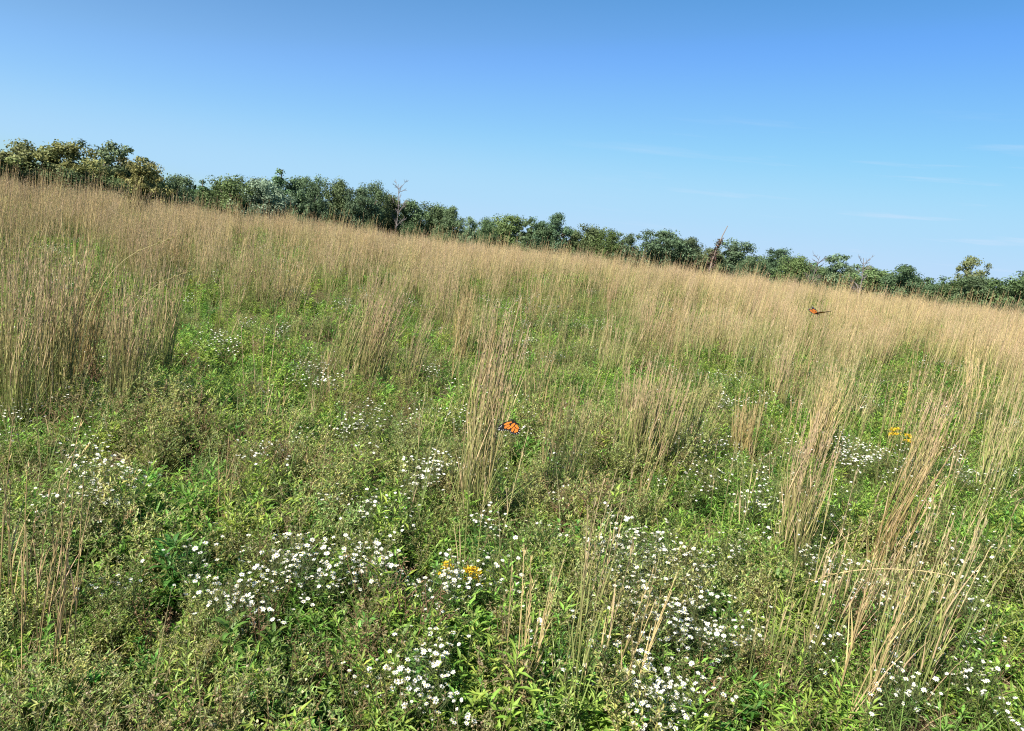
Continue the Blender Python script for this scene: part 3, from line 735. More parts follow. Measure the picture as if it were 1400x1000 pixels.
for a, b, rx, ry, n, m, h in PATCH:
    for _ in range(n):
        t, q = rng.uniform(0, 2 * PI), 1.35 * rng.random() ** 0.6; rec.append((a + rx * q * math.cos(t), b + ry * q * math.sin(t), max(3, int(m * rng.uniform(1.0, 3.2))), h, True))
for a, b, rx, ry, n in MID:
    for _ in range(int(n * 0.62)):
        t, q = rng.uniform(0, 2 * PI), math.sqrt(rng.random()); rec.append((a + rx * q * math.cos(t), b + ry * q * math.sin(t), 0, 0.36, False))
places = where([(a, b) for a, b, *_ in rec], 'aster')
NUM = ['no', 'one', 'two', 'three', 'four', 'five', 'six', 'seven', 'eight', 'nine', 'ten', 'eleven', 'twelve', 'thirteen', 'fourteen', 'fifteen', 'sixteen', 'about twenty', 'over twenty', 'some thirty']
for i, (a, b, m, h, near) in enumerate(rec):
    q = at(a, b, h * 0.95)
    if q is None: continue
    z = float(terrain(*q)); s_ = h / 0.36 * rng.uniform(0.92, 1.1)
    if near:
        j = int(rng.integers(0, 5)); root = empty('aster_plant', (q[0], q[1], z - 0.01)); root.rotation_euler.z = rng.uniform(-0.6, 0.6); root.scale = (s_,) * 3
        link('foliage', ASTER_ME[j], root)
        tips = ASTER[j][1][:m]
        for p in tips:
            o = link('flower_head', HEADS[int(rng.integers(0, 3))], root); o.location = p
            o.rotation_euler = (0.1 + rng.normal(0, 0.3), -0.1 + rng.normal(0, 0.3), rng.uniform(0, 6)); f = rng.uniform(0.6, 1.1); o.scale = (f,) * 3
        tag(root, f'aster with {NUM[len(tips) if len(tips) < 17 else 17 if len(tips) < 21 else 18 if len(tips) < 26 else 19]} white heads, {places[i]}', 'aster', 'white asters in flower')
    else:
        j = int(rng.integers(0, 7)); o = link('aster_plant', ASTER_MID[j][0]); o.location = (q[0], q[1], z - 0.01); o.rotation_euler.z = rng.uniform(0, 2 * PI); o.scale = (s_ * 1.05,) * 3
        word = 'sparse small' if j < 2 else 'rounded' if j < 5 else 'full white'
        tag(o, f'{word} white aster, {places[i]}', 'aster', 'white asters in flower')
# far patches and loose single flowers that nobody could count
x, y = fan(7000, 2.6, 24, R(45)); pr = np.clip(noise2(x, y, 0.9, 55) * 2.2 - 1.12, 0, 1) + 0.03
kp = rng.random(len(x)) < pr * 0.8; x, y = x[kp], y[kp]; n = len(x)
scatter('aster_drift', 'sprinkled tiny white asters among the green plants across the meadow', [m for m, _ in ASTER_MID[:3]],
        np.stack([x, y, terrain(x, y) - 0.02], 1), np.stack([np.zeros(n), np.zeros(n), rng.uniform(0, 6, n)], 1), rng.uniform(0.75, 1.05, n), rng.integers(0, 3, n))

# ------------------------------------------------------------------ broad-leaved weeds
def weed(n, ll, lw, h, col, whorls):
    mb = MB(); lf = MB()
    P = stem_set(n, h, 0.05, 5, 0.1); tubes(mb, P, np.linspace(0.004, 0.002, 5), np.array((0.14, 0.20, 0.06)), 5)
    for i in range(n):
        for w in range(whorls):
            t = 0.25 + 0.75 * w / max(1, whorls - 1); Q, _ = along(P[i:i + 1], np.array([[t]])); p = Q[0, 0]; k = 5
            az = rng.uniform(0, 2 * PI) + np.arange(k) * 2 * PI / k + rng.normal(0, 0.2, k)
            L_ = ll * (1.1 - 0.45 * t) * rng.uniform(0.75, 1.2, k); el = 0.15 + 0.75 * t + rng.normal(0, 0.15, k)
            broad(lf, np.tile(p, (k, 1)), az, el, L_, lw * L_ / ll, jit(col, k, 0.22))
    return mb, lf
def broad(mb, base, az, el, ln, wd, col):
    """lance-shaped leaves that arch over and fold along a midrib"""
    n = len(az); seg = 5; p = base.astype(float).copy(); V = []; Cc = []
    s = azdir(az + PI / 2, 0)
    for i in range(seg + 1):
        t = i / seg; w = (wd * math.sin(PI * min(1, t * 0.93 + 0.07)) ** 0.8 * 0.5)[:, None]
        e = el - 1.3 * t * t; d = azdir(az, e); up = nrm(np.cross(s, d)); up = np.where(up[:, 2:] < 0, -up, up)
        V += [p + s * w + up * w * 0.35, p, p - s * w + up * w * 0.35]; Cc += [col, col * 1.25, col]
        p = p + d * (ln / seg)[:, None]
    v = np.stack(V, 1).reshape(-1, 3); c = np.stack(Cc, 1).reshape(-1, 3); k = np.arange(n)[:, None] * 3 * (seg + 1); F_ = []
    for i in range(seg):
        o = i * 3; F_ += [k + np.array([o, o + 1, o + 4, o + 3]), k + np.array([o + 1, o + 2, o + 5, o + 4])]
    mb.add(v, np.concatenate(F_), c)
WEED = []
for args in ((2, 0.13, 0.030, 0.30, (0.13, 0.25, 0.05), 4), (3, 0.10, 0.022, 0.32, (0.19, 0.33, 0.06), 5), (1, 0.16, 0.040, 0.26, (0.15, 0.28, 0.055), 4), (3, 0.075, 0.036, 0.20, (0.13, 0.28, 0.05), 3)):
    s_, l_ = weed(*args); WEED.append((s_.mesh('stem', M_LEAF), l_.mesh('leaves', M_LEAF)))
WP = [(548, 862, 0), (504, 848, 0), (577, 848, 0), (468, 768, 1), (556, 918, 2), (552, 892, 2), (360, 722, 1), (268, 750, 1), (136, 898, 3), (102, 922, 3), (328, 922, 3), (322, 856, 2), (206, 660, 1), (172, 676, 1), (268, 695, 3), (1055, 797, 0),
      (650, 842, 1), (345, 698, 1), (640, 690, 1), (760, 815, 2), (905, 872, 3), (1330, 900, 1), (425, 700, 1), (530, 790, 1), (240, 760, 0), (1310, 560, 1), (955, 620, 1), (705, 820, 3), (1010, 960, 3), (380, 860, 0)]
places = where([(a, b) for a, b, _ in WP], 'weed')
for (a, b, j), pl in zip(WP, places):
    q = at(a, b, 0.22); root = empty('leafy_weed', (q[0], q[1], float(terrain(*q)))); root.rotation_euler.z = rng.uniform(0, 6); s_ = rng.uniform(0.7, 1.0); root.scale = (s_, s_, s_)
    link('stem', WEED[j][0], root); link('leaves', WEED[j][1], root)
    word = ('dark lance leaved weed', 'bright narrow leaved weed', 'large leaved weed', 'round leaved low weed')[j]
    tag(root, f'{word}, {pl}', 'weed', 'broad leaved weeds')

# ------------------------------------------------------------------ goldenrods
def goldenrod(label, a, b, h, sprays, spread, dirx):
    q = at(a, b, h); root = empty('goldenrod', (q[0], q[1], float(terrain(*q)))); tag(root, label, 'goldenrod', 'yellow goldenrods')
    mb = MB(); P = stem_set(2, h, 0.03, 5, 0.05); tubes(mb, P, np.linspace(0.003, 0.0015, 5), np.array((0.16, 0.19, 0.06)), 5); link('stem', mb.mesh('stem', M_LEAF), root)
    lf = MB(); t = rng.uniform(0.15, 0.9, (2, 16)); Q, _ = along(P, t); Q = Q.reshape(-1, 3); k = len(Q)
    leaves(lf, Q, azdir(rng.uniform(0, 6, k), rng.normal(0.4, 0.2, k)), (0, 0, 1), rng.uniform(0.04, 0.07, k), 0.010, jit((0.11, 0.19, 0.045), k, 0.2), 0.2, 0.15); link('leaves', lf.mesh('leaves', M_LEAF), root)
    for i in range(sprays):
        fl = MB(); az = (0 if dirx > 0 else PI) + rng.normal(0, 0.5) + (i % 2) * 2.6; top = P[i % 2, -1]
        tt = np.linspace(0, 1, 5)[:, None]; arc = top + np.concatenate([np.cos(az) * tt, np.sin(az) * tt, 0.30 * tt - 0.55 * tt ** 2], 1) * spread * rng.uniform(0.7, 1.1) - np.array([0, 0, 0.02 * i])
        tubes(fl, arc[None], np.linspace(0.0014, 0.0007, 5), np.array((0.3, 0.3, 0.06)))
        X, _ = along(arc[None], rng.uniform(0.05, 1, (1, 110))); X = X[0] + rng.normal(0, 0.006, (110, 3))
        leaves(fl, X, azdir(rng.uniform(0, 6, 110), rng.uniform(0, 1.4, 110)), (0, 0, 1), rng.uniform(0.007, 0.012, 110), 0.0065, jit((0.85, 0.58, 0.03), 110, 0.12), 0.3)
        link('flower_spray', fl.mesh('flower_spray', M_PETAL), root)
goldenrod('goldenrod with two curved deep yellow sprays left of the dense straw bunch', 613, 752, 0.36, 4, 0.05, 1)
goldenrod('smaller lemon yellow goldenrod right at the foot of the dense straw bunch', 650, 766, 0.34, 3, 0.06, 1)
goldenrod('orange yellow goldenrod standing alone in grass by the right edge', 1241, 559, 0.72, 4, 0.065, 1)

# ------------------------------------------------------------------ butterflies
ORANGE, BLACK, WHITE = (0.60, 0.175, 0.022), (0.012, 0.010, 0.009), (0.85, 0.84, 0.80)
def wing(name, outline, cells, dots, parent):
    """dark wing plate with orange cells and white spots set just proud of both faces; drawn in the wing's own x, y (metres)"""
    mb = MB(); o = np.array(outline, float); n = len(o); th = 0.00025
    for s in (1, -1):
        c = o.mean(0); v = np.concatenate([[[c[0], c[1], s * th]], np.c_[o, np.full(n, s * th * 0.5)]])
        mb.add(v, [(0, 1 + i, 1 + (i + 1) % n) if s > 0 else (0, 1 + (i + 1) % n, 1 + i) for i in range(n)], BLACK)
    v = np.concatenate([np.c_[o, np.full(n, th * 0.5)], np.c_[o, np.full(n, -th * 0.5)]])
    mb.add(v, [(i, (i + 1) % n, n + (i + 1) % n, n + i) for i in range(n)], BLACK)
    for s in (1, -1):
        for cell in cells:
            q = np.array(cell, float); c = q.mean(0); k = len(q)
            mb.add(np.concatenate([[[c[0], c[1], s * th * 3.2]], np.c_[q, np.full(k, s * th * 2.4)]]), [(0, 1 + i, 1 + (i + 1) % k) if s > 0 else (0, 1 + (i + 1) % k, 1 + i) for i in range(k)], np.array(ORANGE) * rng.uniform(0.85, 1.15))
        for (a, b, r_) in dots:
            t = np.linspace(0, 2 * PI, 7)[:-1]; q = np.c_[a + r_ * np.cos(t), b + r_ * np.sin(t), np.full(6, s * th * 2.6)]
            mb.add(np.concatenate([[[a, b, s * th * 3.0]], q]), [(0, 1 + i, 1 + (i + 1) % 6) if s > 0 else (0, 1 + (i + 1) % 6, 1 + i) for i in range(6)], WHITE)
    return link(name, mb.mesh(name, M_WING), parent)
FORE = [(0, 0), (.006, .010), (.018, .020), (.034, .027), (.046, .029), (.052, .026), (.050, .018), (.043, .008), (.036, -.002), (.030, -.009), (.018, -.009), (.006, -.005)]
FORE_C = [[(.004, .003), (.014, .013), (.026, .019), (.027, .014), (.015, .006), (.006, .000)], [(.016, .005), (.029, .013), (.036, .011), (.034, .006), (.018, -.001)], [(.008, -.002), (.017, -.003), (.033, .003), (.030, -.004), (.018, -.007), (.009, -.005)]]
FORE_D = [(.044, .025, .0012), (.048, .021, .0012), (.046, .014, .0010), (.042, .010, .0009), (.038, .022, .0013), (.034, .022, .0011), (.039, .004, .0008), (.035, -.003, .0008), (.050, .024, .0008)]
HIND = [(0, 0), (.012, .004), (.026, .003), (.035, -.005), (.038, -.015), (.034, -.026), (.025, -.033), (.014, -.034), (.006, -.026), (.001, -.012)]
HIND_C = [[(.003, -.003), (.012, .001), (.023, .000), (.024, -.005), (.013, -.007), (.004, -.007)], [(.014, -.009), (.025, -.007), (.031, -.008), (.032, -.014), (.024, -.015), (.014, -.013)], [(.004, -.010), (.012, -.010), (.013, -.020), (.012, -.027), (.007, -.022), (.004, -.015)], [(.015, -.015), (.024, -.018), (.030, -.018), (.028, -.023), (.021, -.028), (.015, -.026)]]
HIND_D = [(.034, -.009, .0009), (.036, -.015, .0009), (.034, -.022, .0009), (.029, -.028, .0009), (.022, -.031, .0009), (.014, -.031, .0009), (.008, -.027, .0008)]
def butterfly(label, loc, M3, up_l, up_r):
    """body along +y, wings hinged on the body; up_l, up_r lift each pair of wings from flat"""
    root = empty('butterfly', loc); root.rotation_euler = M3.to_euler(); tag(root, label, 'butterfly', 'orange and black butterflies')
    mb = MB(); ys = np.array([-.020, -.017, -.010, -.003, .000, .003, .007, .010, .0115, .014, .016, .0172]); rr = np.array([.0005, .0016, .0020, .0016, .0014, .0025, .0029, .0022, .0014, .0021, .0019, .0004])
    P = np.stack([np.zeros(12), ys, -0.0006 + 0 * ys], 1)[None]; tubes(mb, P, rr * 0.9, np.array(BLACK), 8)
    for sx_ in (-1, 1):
        for zz in (.0009, -.0009): leaves(mb, np.array([[sx_ * .0019, .0148, zz]]), (0, 1, 0), (sx_, 0, 0), .0008, .0007, WHITE, 0.1)
    body = link('body', mb.mesh('body', M_WING), root)
    for sx_ in (-1, 1):
        an = MB(); a = np.array([[[sx_ * .0008, .0165, .0006], [sx_ * .004, .022, .002], [sx_ * .0075, .0275, .0025], [sx_ * .009, .030, .0024]]]); tubes(an, a, np.array([.00022, .00018, .0002, .0005]), np.array(BLACK), 4); link('antenna', an.mesh('antenna', M_WING), root)
    for sx_, up in ((-1, up_l), (1, up_r)):
        for nm, o_, c_, d_, yy in (('forewing', FORE, FORE_C, FORE_D, .006), ('hindwing', HIND, HIND_C, HIND_D, .002)):
            w = wing(nm, o_, c_, d_, root); w.location = (sx_ * .0016, yy, .0008 if nm == 'forewing' else .0002)
            mt = Matrix.Rotation(-up * sx_, 4, 'Y') @ (Matrix.Identity(4) if sx_ > 0 else Matrix.Diagonal((-1, 1, 1, 1)))
            w.matrix_local = Matrix.Translation(w.location) @ mt
view_right, view_up, view_back = [Vector(ROT[:, i]) for i in range(3)]
def frame(xa, ya):
    ya = ya.normalized(); za = xa.cross(ya).normalized(); xa = ya.cross(za); return Matrix((xa, ya, za)).transposed()
# the lower one flies banked over, wings nearly closed, their face to the camera
ya = view_right * -0.83 + view_up * 0.56
butterfly('orange butterfly with black veins flying wings closed beside the dense straw bunch', air(703.5, 577, 2.35), frame(view_back + view_up * 0.12, ya), R(86), R(80))
# the upper one is seen edge on along one wing, the other wing raised
loc2 = air(1117, 429.5, 3.35)
back2 = (Vector((0, 0, EYE)) - loc2).normalized(); right2 = (view_right - back2 * view_right.dot(back2)).normalized(); up2 = back2.cross(right2)
turn = np.array([list(right2), list(up2), list(back2)]).T @ np.array([[0.5887, 0.5341, -0.6068], [0.7234, -0.0131, 0.6903], [0.3607, -0.8453, -0.3941]])
butterfly('butterfly gliding edge on above the far golden grass with one orange wing raised', loc2, Matrix(turn.tolist()), 1.496, -0.579)

# ------------------------------------------------------------------ trees
def tree_mesh(H, W_, kind, col, seed):
    """(trunk and limbs, crown) of a tree H high and W_ wide"""
    r0 = np.random.default_rng(seed); tb, cr = MB(), MB()
    k = 6; t = np.linspace(0, 1, k); top = H * {'layer': 0.80, 'spire': 0.97, 'bush': 0.5}.get(kind, 0.72)
    P = np.stack([np.cumsum(r0.normal(0, 0.03 * H / k, k)), np.cumsum(r0.normal(0, 0.03 * H / k, k)), t * top], 1); P[0, :2] = 0
    bark = np.array((0.16, 0.13, 0.10)); tubes(tb, P[None], np.linspace(0.022 * H, 0.006 * H, k), bark, 7)
    n_cl, per, flat_, low, shell = {'round': (96, 150, 0.8, 0.08, 0.45), 'layer': (76, 160, 0.6, 0.10, 0.42), 'spire': (70, 100, 0.6, 0.08, 0.5), 'bush': (60, 120, 0.8, 0.02, 0.5), 'thin': (60, 120, 0.7, 0.10, 0.5), 'open': (74, 110, 0.65, 0.12, 0.42)}[kind]
    zc = {'bush': 0.42, 'layer': 0.58}.get(kind, 0.55); ph = r0.uniform(0, 6.28, 3)
    for i in range(n_cl):
        u = nrm(r0.normal(0, 1, 3)); rad = r0.random() ** shell
        a_ = math.atan2(u[1], u[0]); bump = 1 + 0.20 * math.sin(2 * a_ + ph[0]) + 0.16 * math.sin(3 * a_ + 4 * u[2] + ph[1])
        c = np.array([u[0] * W_ * 0.47 * bump, u[1] * W_ * 0.47 * bump, u[2] * H * 0.44]) * rad; c[2] += H * zc
        if kind == 'spire': c[:2] *= np.clip(1.5 * (1 - c[2] / H), 0.08, 1.2)
        if i % 5 == 0: c[:2] *= 0.3; c[2] = H * r0.uniform(0.2, 0.9)
        c[2] = min(max(c[2], low * H), (0.955 - 0.10 * r0.random()) * H); rc = W_ * r0.uniform(0.07, 0.14) * (0.8 if kind in ('spire', 'thin', 'open') else 1)
        if kind != 'spire' and c[2] < 0.3 * H: c[:2] *= 0.85
        if i % 3 == 0:
            t_ = float(np.clip(c[2] / top * 0.75, 0.1, 0.97)); Q, _ = along(P[None], np.array([[t_]])); q0 = Q[0, 0]; m_ = (q0 + c) / 2 + r0.normal(0, 0.02 * H, 3)
            tubes(tb, np.stack([q0, m_, c])[None], np.array([0.008, 0.005, 0.002]) * H, bark, 5)
        n = int(per * r0.uniform(0.5, 1.4)); q = nrm(r0.normal(0, 1, (n, 3))) * (r0.random((n, 1)) ** 0.5) * rc * np.array([1.2, 1.2, 1.2 * flat_]) * r0.uniform(0.7, 1.35, (n, 1)); p = c + q
        out = nrm(q * np.array([1, 1, 1.4]) + np.array([0, 0, 0.25 * rc]) + r0.normal(0, 0.5 * rc, (n, 3)))
        d = nrm(np.cross(out, nrm(r0.normal(0, 1, (n, 3)))))
        cc = np.array(col) * r0.uniform(0.70, 1.35) * (1 + r0.uniform(-0.3, 0.3, (n, 1)))
        leaves(cr, p, d, out, 0.030 * H * r0.uniform(0.6, 1.3, n), 0.020 * H, cc, 0.15)
    return tb.mesh('trunk', M_BARK), cr.mesh('crown', M_TREE)

def bare_mesh(H, W_, seed, col):
    r0 = np.random.default_rng(seed); tb, br = MB(), MB(); k = 7; t = np.linspace(0, 1, k)
    P = np.stack([np.cumsum(r0.normal(0, 0.02 * H, k)), np.cumsum(r0.normal(0, 0.02 * H, k)), t * H], 1); P[0, :2] = 0
    tubes(tb, P[None], np.linspace(0.012, 0.003, k) * H, np.array(col), 6)
    for i in range(17):
        f = r0.uniform(0.35, 0.95); Q, _ = along(P[None], np.array([[f]])); q = Q[0, 0]; a = r0.uniform(0, 2 * PI); L_ = W_ * 0.6 * (1.15 - f * 0.6) * r0.uniform(0.6, 1)
        e = q + np.array([math.cos(a) * L_, math.sin(a) * L_, L_ * r0.uniform(0.5, 1.3)]); m = (q + e) / 2 + r0.normal(0, 0.05 * L_, 3)
        A = np.stack([q, m, e]); tubes(br, A[None], np.array([.005, .0035, .0018]) * H, np.array(col), 5)
        for _ in range(5):
            g = r0.uniform(0.3, 1); Q, _ = along(A[None], np.array([[g]])); s = Q[0, 0]; dd = nrm(e - q + r0.normal(0, 0.6 * L_, 3)); tubes(br, np.stack([s, s + dd * L_ * 0.25, s + dd * L_ * 0.42 + [0, 0, 0.05 * L_]])[None], np.array([.0032, .0025, .0012]) * H, np.array(col), 4)
    return tb.mesh('trunk', M_BARK), br.mesh('branches', M_BARK)

TG = (0.098, 0.145, 0.068)  # tree green made bluer: distance haze is put into the leaf colour
PROTO = {
    'round': [tree_mesh(10, 9, 'round', TG, 100 + i) for i in range(4)],
    'layer': [tree_mesh(10, 8.5, 'layer', (0.098, 0.147, 0.076), 200 + i) for i in range(4)],
    'thin': [tree_mesh(10, 4, 'thin', TG, 300 + i) for i in range(2)],
    'autumn': [tree_mesh(10, 8, 'open', (0.175, 0.195, 0.078), 400 + i) for i in range(3)],  # lighter and bluer olive, with the haze painted into the crowns
    'silver': [tree_mesh(10, 7.5, 'round', (0.20, 0.25, 0.17), 500)],
    'spire': [tree_mesh(10, 5.5, 'spire', (0.06, 0.10, 0.045), 600)],
    'bush': [tree_mesh(10, 13, 'bush', (0.075, 0.115, 0.050), 700 + i) for i in range(3)],
    'airy': [tree_mesh(10, 8, 'open', (0.10, 0.135, 0.075), 800 + i) for i in range(2)],
}
W0 = dict(round=9, layer=8.5, thin=4, autumn=8, silver=7.5, spire=5.5, bush=13, airy=8)
DPX = [-60, 60, 200, 330, 520, 700, 1000, 1200, 1460]; DD = [72, 76, 86, 104, 116, 122, 118, 108, 96]
def tree_dist(a): return float(np.interp(a, DPX, DD))
TREES = [  # kind, photo px of the top, py of the top, width in px, tint, label
    ('autumn', -38, 186, 70, (1, 1, .9), None), ('autumn', 12, 188, 75, (1, 1, 1), None),
    ('autumn', 62, 190, 62, (.95, .95, .9), 'tallest olive brown tree cut by the left edge'),
    ('autumn', 98, 194, 62, (1.05, .98, .85), 'yellow olive tree second from the left end of the tree line'),
    ('airy', 146, 190, 64, (1.1, 1.05, .9), 'grey green airy tree with the highest top in the left group'),
    ('autumn', 172, 208, 52, (1.1, .95, .85), 'tan tree leaning at the right shoulder of the left group'),
    ('autumn', 196, 216, 52, (1.25, 1.0, .95), 'pale rusty tree ending the left group'),
    ('round', 120, 225, 70, (1.2, 1.1, .9), 'dark green tree under the yellow olive crowns of the left group'), ('round', 70, 228, 70, (1.1, 1.0, .9), 'dark tree low behind grass plumes at the left edge'),
    ('round', 236, 238, 40, (1, 1, 1), 'small dark round tree right of the left group'), ('round', 218, 245, 30, (1.2, 1.2, .9), 'little olive tree tucked against the left group'),
    ('spire', 277, 247, 26, (1, 1.1, 1), 'tiny dark pointed tree in the low gap of the tree line'),
    ('round', 252, 262, 50, (1, 1, .9), 'low dark tree filling the gap right of the left group'), ('round', 318, 243, 62, (1.25, 1.1, .8), 'broad olive tree with a rounded top left of the silvery one'), ('round', 298, 252, 40, (1.1, 1.1, .8), 'low olive tree at the left flank of the broad olive one'),
    ('silver', 364, 240, 50, (1.2, 1.2, 1.15), 'pale silvery green tree, the only one in the tree line'),
    ('spire', 383, 233, 40, (1.7, 1.7, 1.7), 'greyish tree with a spiky top right behind the silvery one'),
    ('round', 412, 242, 46, (1, 1, 1), 'dark green tree with a flat top right of the spiky grey one'), ('layer', 430, 243, 34, (1, 1.05, 1), 'dark tree with small double top beside the flat topped one'),
    ('round', 466, 245, 44, (1.15, 1.05, .95), 'rounded dark tree with a bump top left of the leafless snag'), ('layer', 490, 258, 40, (1, 1, 1), 'dark layered tree between the bump topped tree and the snag'),
    ('round', 512, 252, 40, (1.05, 1, .95), 'dark tree with a small peaked crown just left of the snag'), ('round', 532, 266, 36, (1.1, .95, .85), 'brownish dark tree under the leafless snag'),
    ('round', 562, 273, 46, (1, 1.05, 1), 'dark tree right of the leafless snag'), ('round', 597, 279, 52, (1, 1.05, .95), 'broad dark green tree down the slope from the snag'), ('layer', 617, 284, 34, (1, 1, .9), 'dark layered tree ending the long dense run'),
    ('airy', 645, 298, 26, (1.5, 1.5, 1.4), 'small pale see through tree in the gap at mid line'), ('round', 664, 300, 30, (1.1, 1.1, 1), 'small dark tree right of the pale see through one'),
    ('round', 694, 294, 56, (1.25, 1.2, .9), 'mid green dome shaped tree with fine twigs on top'),
    ('thin', 729, 296, 22, (1, 1, 1), 'thin upright tree between the dome and the tall layered tree'), ('layer', 760, 291, 46, (1, 1.05, 1.05), 'tall layered tree highest in the middle of the line'), ('round', 744, 304, 34, (1, 1, .95), 'low dark tree against the tall layered one'),
    ('layer', 786, 315, 28, (1.1, 1.1, 1), 'small tree in the dip right of the tall layered one'), ('round', 812, 309, 60, (1.15, 1, .85), 'wide dark tree with a brownish left side'), ('round', 838, 317, 40, (1.2, 1.2, .8), 'mid green tree right of the wide brownish one'),
    ('airy', 864, 317, 42, (1, 1.05, .95), 'feathery dark tree between two broad rounded ones'), ('layer', 904, 316, 62, (.95, .95, .95), 'broad dark layered tree with a domed top'), ('layer', 928, 326, 36, (1, 1, 1), 'dark tree on the right flank of the domed one'),
    ('layer', 951, 325, 44, (1.1, 1.05, 1), 'loose layered tree left of the red vine snag'), ('round', 975, 340, 34, (1.1, .95, .9), 'low dark tree beside the red vine snag'),
    ('layer', 1008, 330, 56, (1, 1.05, 1.05), 'dark layered tree just right of the red vine snag'), ('round', 1030, 349, 32, (1, 1, 1), 'low dark tree stepping down from the layered one'),
    ('layer', 1064, 341, 40, (.95, 1, 1), 'dark tree with a knobbly umbrella top'), ('round', 1095, 350, 44, (1.25, 1.2, .9), 'mid green round tree left of the slim bare tree'), ('round', 1045, 360, 40, (1, 1, 1), 'low dark tree under the knobbly umbrella top'),
    ('airy', 1146, 349, 54, (1.3, 1.35, 1.3), 'pale airy tree with drooping twigs between two bare trees'), ('round', 1120, 366, 34, (1, 1, 1), 'low dark tree under the slim bare tree'), ('airy', 1165, 362, 40, (1.2, 1.25, 1.1), 'low airy tree at the second bare tree'),
    ('layer', 1197, 367, 54, (1.2, 1.2, .9), 'spreading green tree with flat layers right of the bare trees'), ('layer', 1246, 363, 50, (1, 1.05, .95), 'tall layered tree standing apart near the right end'), ('round', 1262, 380, 40, (1, 1, 1), 'low dark tree at the right foot of the one standing apart'),
    ('round', 1292, 391, 40, (1, 1, .9), 'low dark tree in the gap near the right edge'), ('airy', 1333, 353, 34, (1.5, 1.35, 1.0), 'tall thin brownish tree at the right edge'),
    ('round', 1330, 384, 52, (1.15, 1.15, .9), 'mid green tree below the tall thin one at the right edge'), ('round', 1352, 380, 44, (1, 1, 1), 'dark tree cut by the right edge'), ('round', 1392, 378, 60, (1.1, 1.1, .9), None), ('layer', 1425, 372, 60, (1, 1, 1), None),
]
EXTRA = iter(['olive brown tree beyond the left end of the tree line', 'second olive brown tree beyond the left end, nearer the field middle', 'green tree just beyond the right end of the tree line', 'layered tree last at the right end of the tree line'])
def put(root, a, b, wpx, H0, w0, dist, depth_ok=1.0):
    d = Vector(ray(a, b)); d2 = d / math.hypot(d.x, d.y); x, y = d2.x * dist, d2.y * dist; ztop = EYE + d2.z * dist
    zb = float(terrain(x, y)); h = ztop - zb; w = wpx * dist / F / math.cos(math.atan2(x, y))
    root.location = (x, y, zb - 0.05); root.scale = (w / w0 * 1.28, w / w0 * 1.28, h / H0 * 1.05)
cnt = {}
for kind, a, b, wpx, tint, lab in TREES:
    i = cnt.get(kind, 0); cnt[kind] = i + 1
    tr, cr = PROTO[kind][i % len(PROTO[kind])]; root = empty('tree'); put(root, a, b, wpx, 10, W0[kind], tree_dist(a) + (-9 if kind == 'silver' else rng.uniform(-5, 5))); root.rotation_euler.z = rng.uniform(0, 6.28)
    link('trunk', tr, root); c = link('crown', cr, root); c.color = (*tint, 1)
    tag(root, lab or next(EXTRA), 'tree', 'trees of the far tree line')
for j, (a, b, wpx, lab) in enumerate(((547, 256, 22, 'leafless grey tree with forked twigs above the dark crowns'), (1117, 353, 18, 'slim bare dark tree left of the pale airy one'), (1176, 356, 22, 'bare grey twiggy tree right of the pale airy one'))):
    tr, br = bare_mesh(10, 3.6, 900 + j, (0.17, 0.15, 0.14) if j != 1 else (0.12, 0.10, 0.09)); root = empty('bare_tree'); put(root, a, b, wpx, 10, 3.6, tree_dist(a) - 5); link('trunk', tr, root); link('branches', br, root); tag(root, lab, 'bare tree', 'leafless trees of the far tree line')
# the snag wrapped in red-brown vine, leaning right
root = empty('vine_snag'); dd = tree_dist(990) - 12; d = Vector(ray(968, 372)); d2 = d / math.hypot(d.x, d.y); bx, by = d2.x * dd, d2.y * dd; bz = float(terrain(bx, by)); root.location = (bx, by, bz)
tp = air(995, 309, dd); tp = tp * 1.0; top = np.array([tp.x - bx, tp.y - by, tp.z - bz]); t = np.linspace(0, 1, 8)[:, None]; P = top * t; P[:, :2] *= (t ** 1.25); tb = MB(); tubes(tb, P[None], np.linspace(.16, .05, 8), np.array((.20, .16, .13)), 7); link('trunk', tb.mesh('trunk', M_BARK), root)
vn = MB(); n = 560; f = rng.random(n) ** 1.3 * 0.80; Q, _ = along(P[None], f[None]); rc = 0.95 * (1 - f) ** 0.8 + 0.14
p = Q[0] + nrm(rng.normal(0, 1, (n, 3))) * (rng.random((n, 1)) ** .5) * rc[:, None]; leaves(vn, p, nrm(rng.normal(0, 1, (n, 3))), nrm(rng.normal(0, 1, (n, 3))), 0.30, 0.22, jit((.125, .085, .06), n, .4), .2); link('vine', vn.mesh('vine', M_TREE), root)
tag(root, 'leaning dead pole tree wrapped in reddish brown vine', 'dead tree')
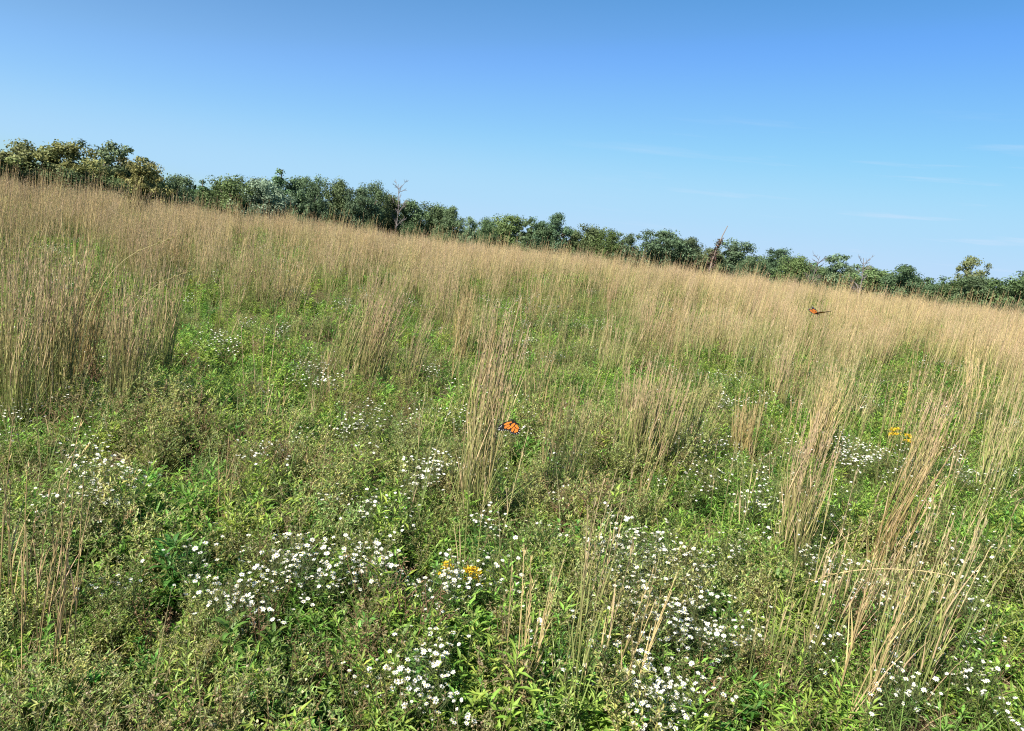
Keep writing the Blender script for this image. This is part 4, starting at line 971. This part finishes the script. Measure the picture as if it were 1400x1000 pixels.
# shrubs along the foot of the trees
SH = [(232, 268, 60), (330, 280, 60), (345, 275, 44), (400, 282, 64), (450, 290, 60), (505, 292, 60), (560, 304, 60), (612, 312, 56), (660, 320, 50), (712, 326, 50), (790, 336, 60), (850, 342, 60), (915, 348, 60), (1030, 366, 50), (1090, 376, 60), (1145, 386, 60), (1205, 396, 56), (1262, 402, 60), (1305, 406, 50), (1340, 404, 56), (1390, 410, 60)]
SH = [(a, b + rng.uniform(-3, 16), w * rng.uniform(0.5, 1.0)) for a, b, w in SH]
for i, ((a, b, wpx), pl) in enumerate(zip(SH, where([(a, b) for a, b, _ in SH], 'shrub'))):
    tr, cr = PROTO['bush'][i % 3]; root = empty('shrub'); put(root, a, b, wpx, 10, 13, tree_dist(a) - 14); root.rotation_euler.z = rng.uniform(0, 6); link('trunk', tr, root); c = link('crown', cr, root); g = rng.uniform(.9, 1.3); c.color = (g * 1.05, g, g * .9, 1)
    tag(root, f'dark shrub at the foot of the trees, {["first", "second", "third", "fourth", "fifth", "sixth", "seventh", "eighth", "ninth", "tenth", "eleventh", "twelfth", "thirteenth", "fourteenth", "fifteenth", "sixteenth", "seventeenth", "eighteenth", "nineteenth", "twentieth", "twenty first"][i]} from the left', 'shrub', 'shrubs along the tree line')
# the wood behind, one mass
mb = MB(); n = 26000; a = rng.uniform(-90, 1480, n); az = np.arctan((a - CX) / F) ; dist = np.interp(a, DPX, DD) + rng.uniform(9, 24, n)
x, y = np.sin(az) * dist, np.cos(az) * dist; hmax = 3.6 + 2.2 * noise2(a, dist * 0, 30, 91) + 1.6 * noise2(a, dist * 0, 11, 92); z = terrain(x, y) + hmax * rng.random(n) ** 0.6
leaves(mb, np.stack([x, y, z], 1), nrm(rng.normal(0, 1, (n, 3))), nrm(rng.normal(0, .6, (n, 3)) + [0, -0.3, .6]), rng.uniform(.5, .9, n), .5, jit((0.058, 0.086, 0.034), n, .35), .2)
o = link('woodland', mb.mesh('woodland', M_TREE)); tag(o, 'dark mass of the wood behind the tree line', None, None, 'stuff')
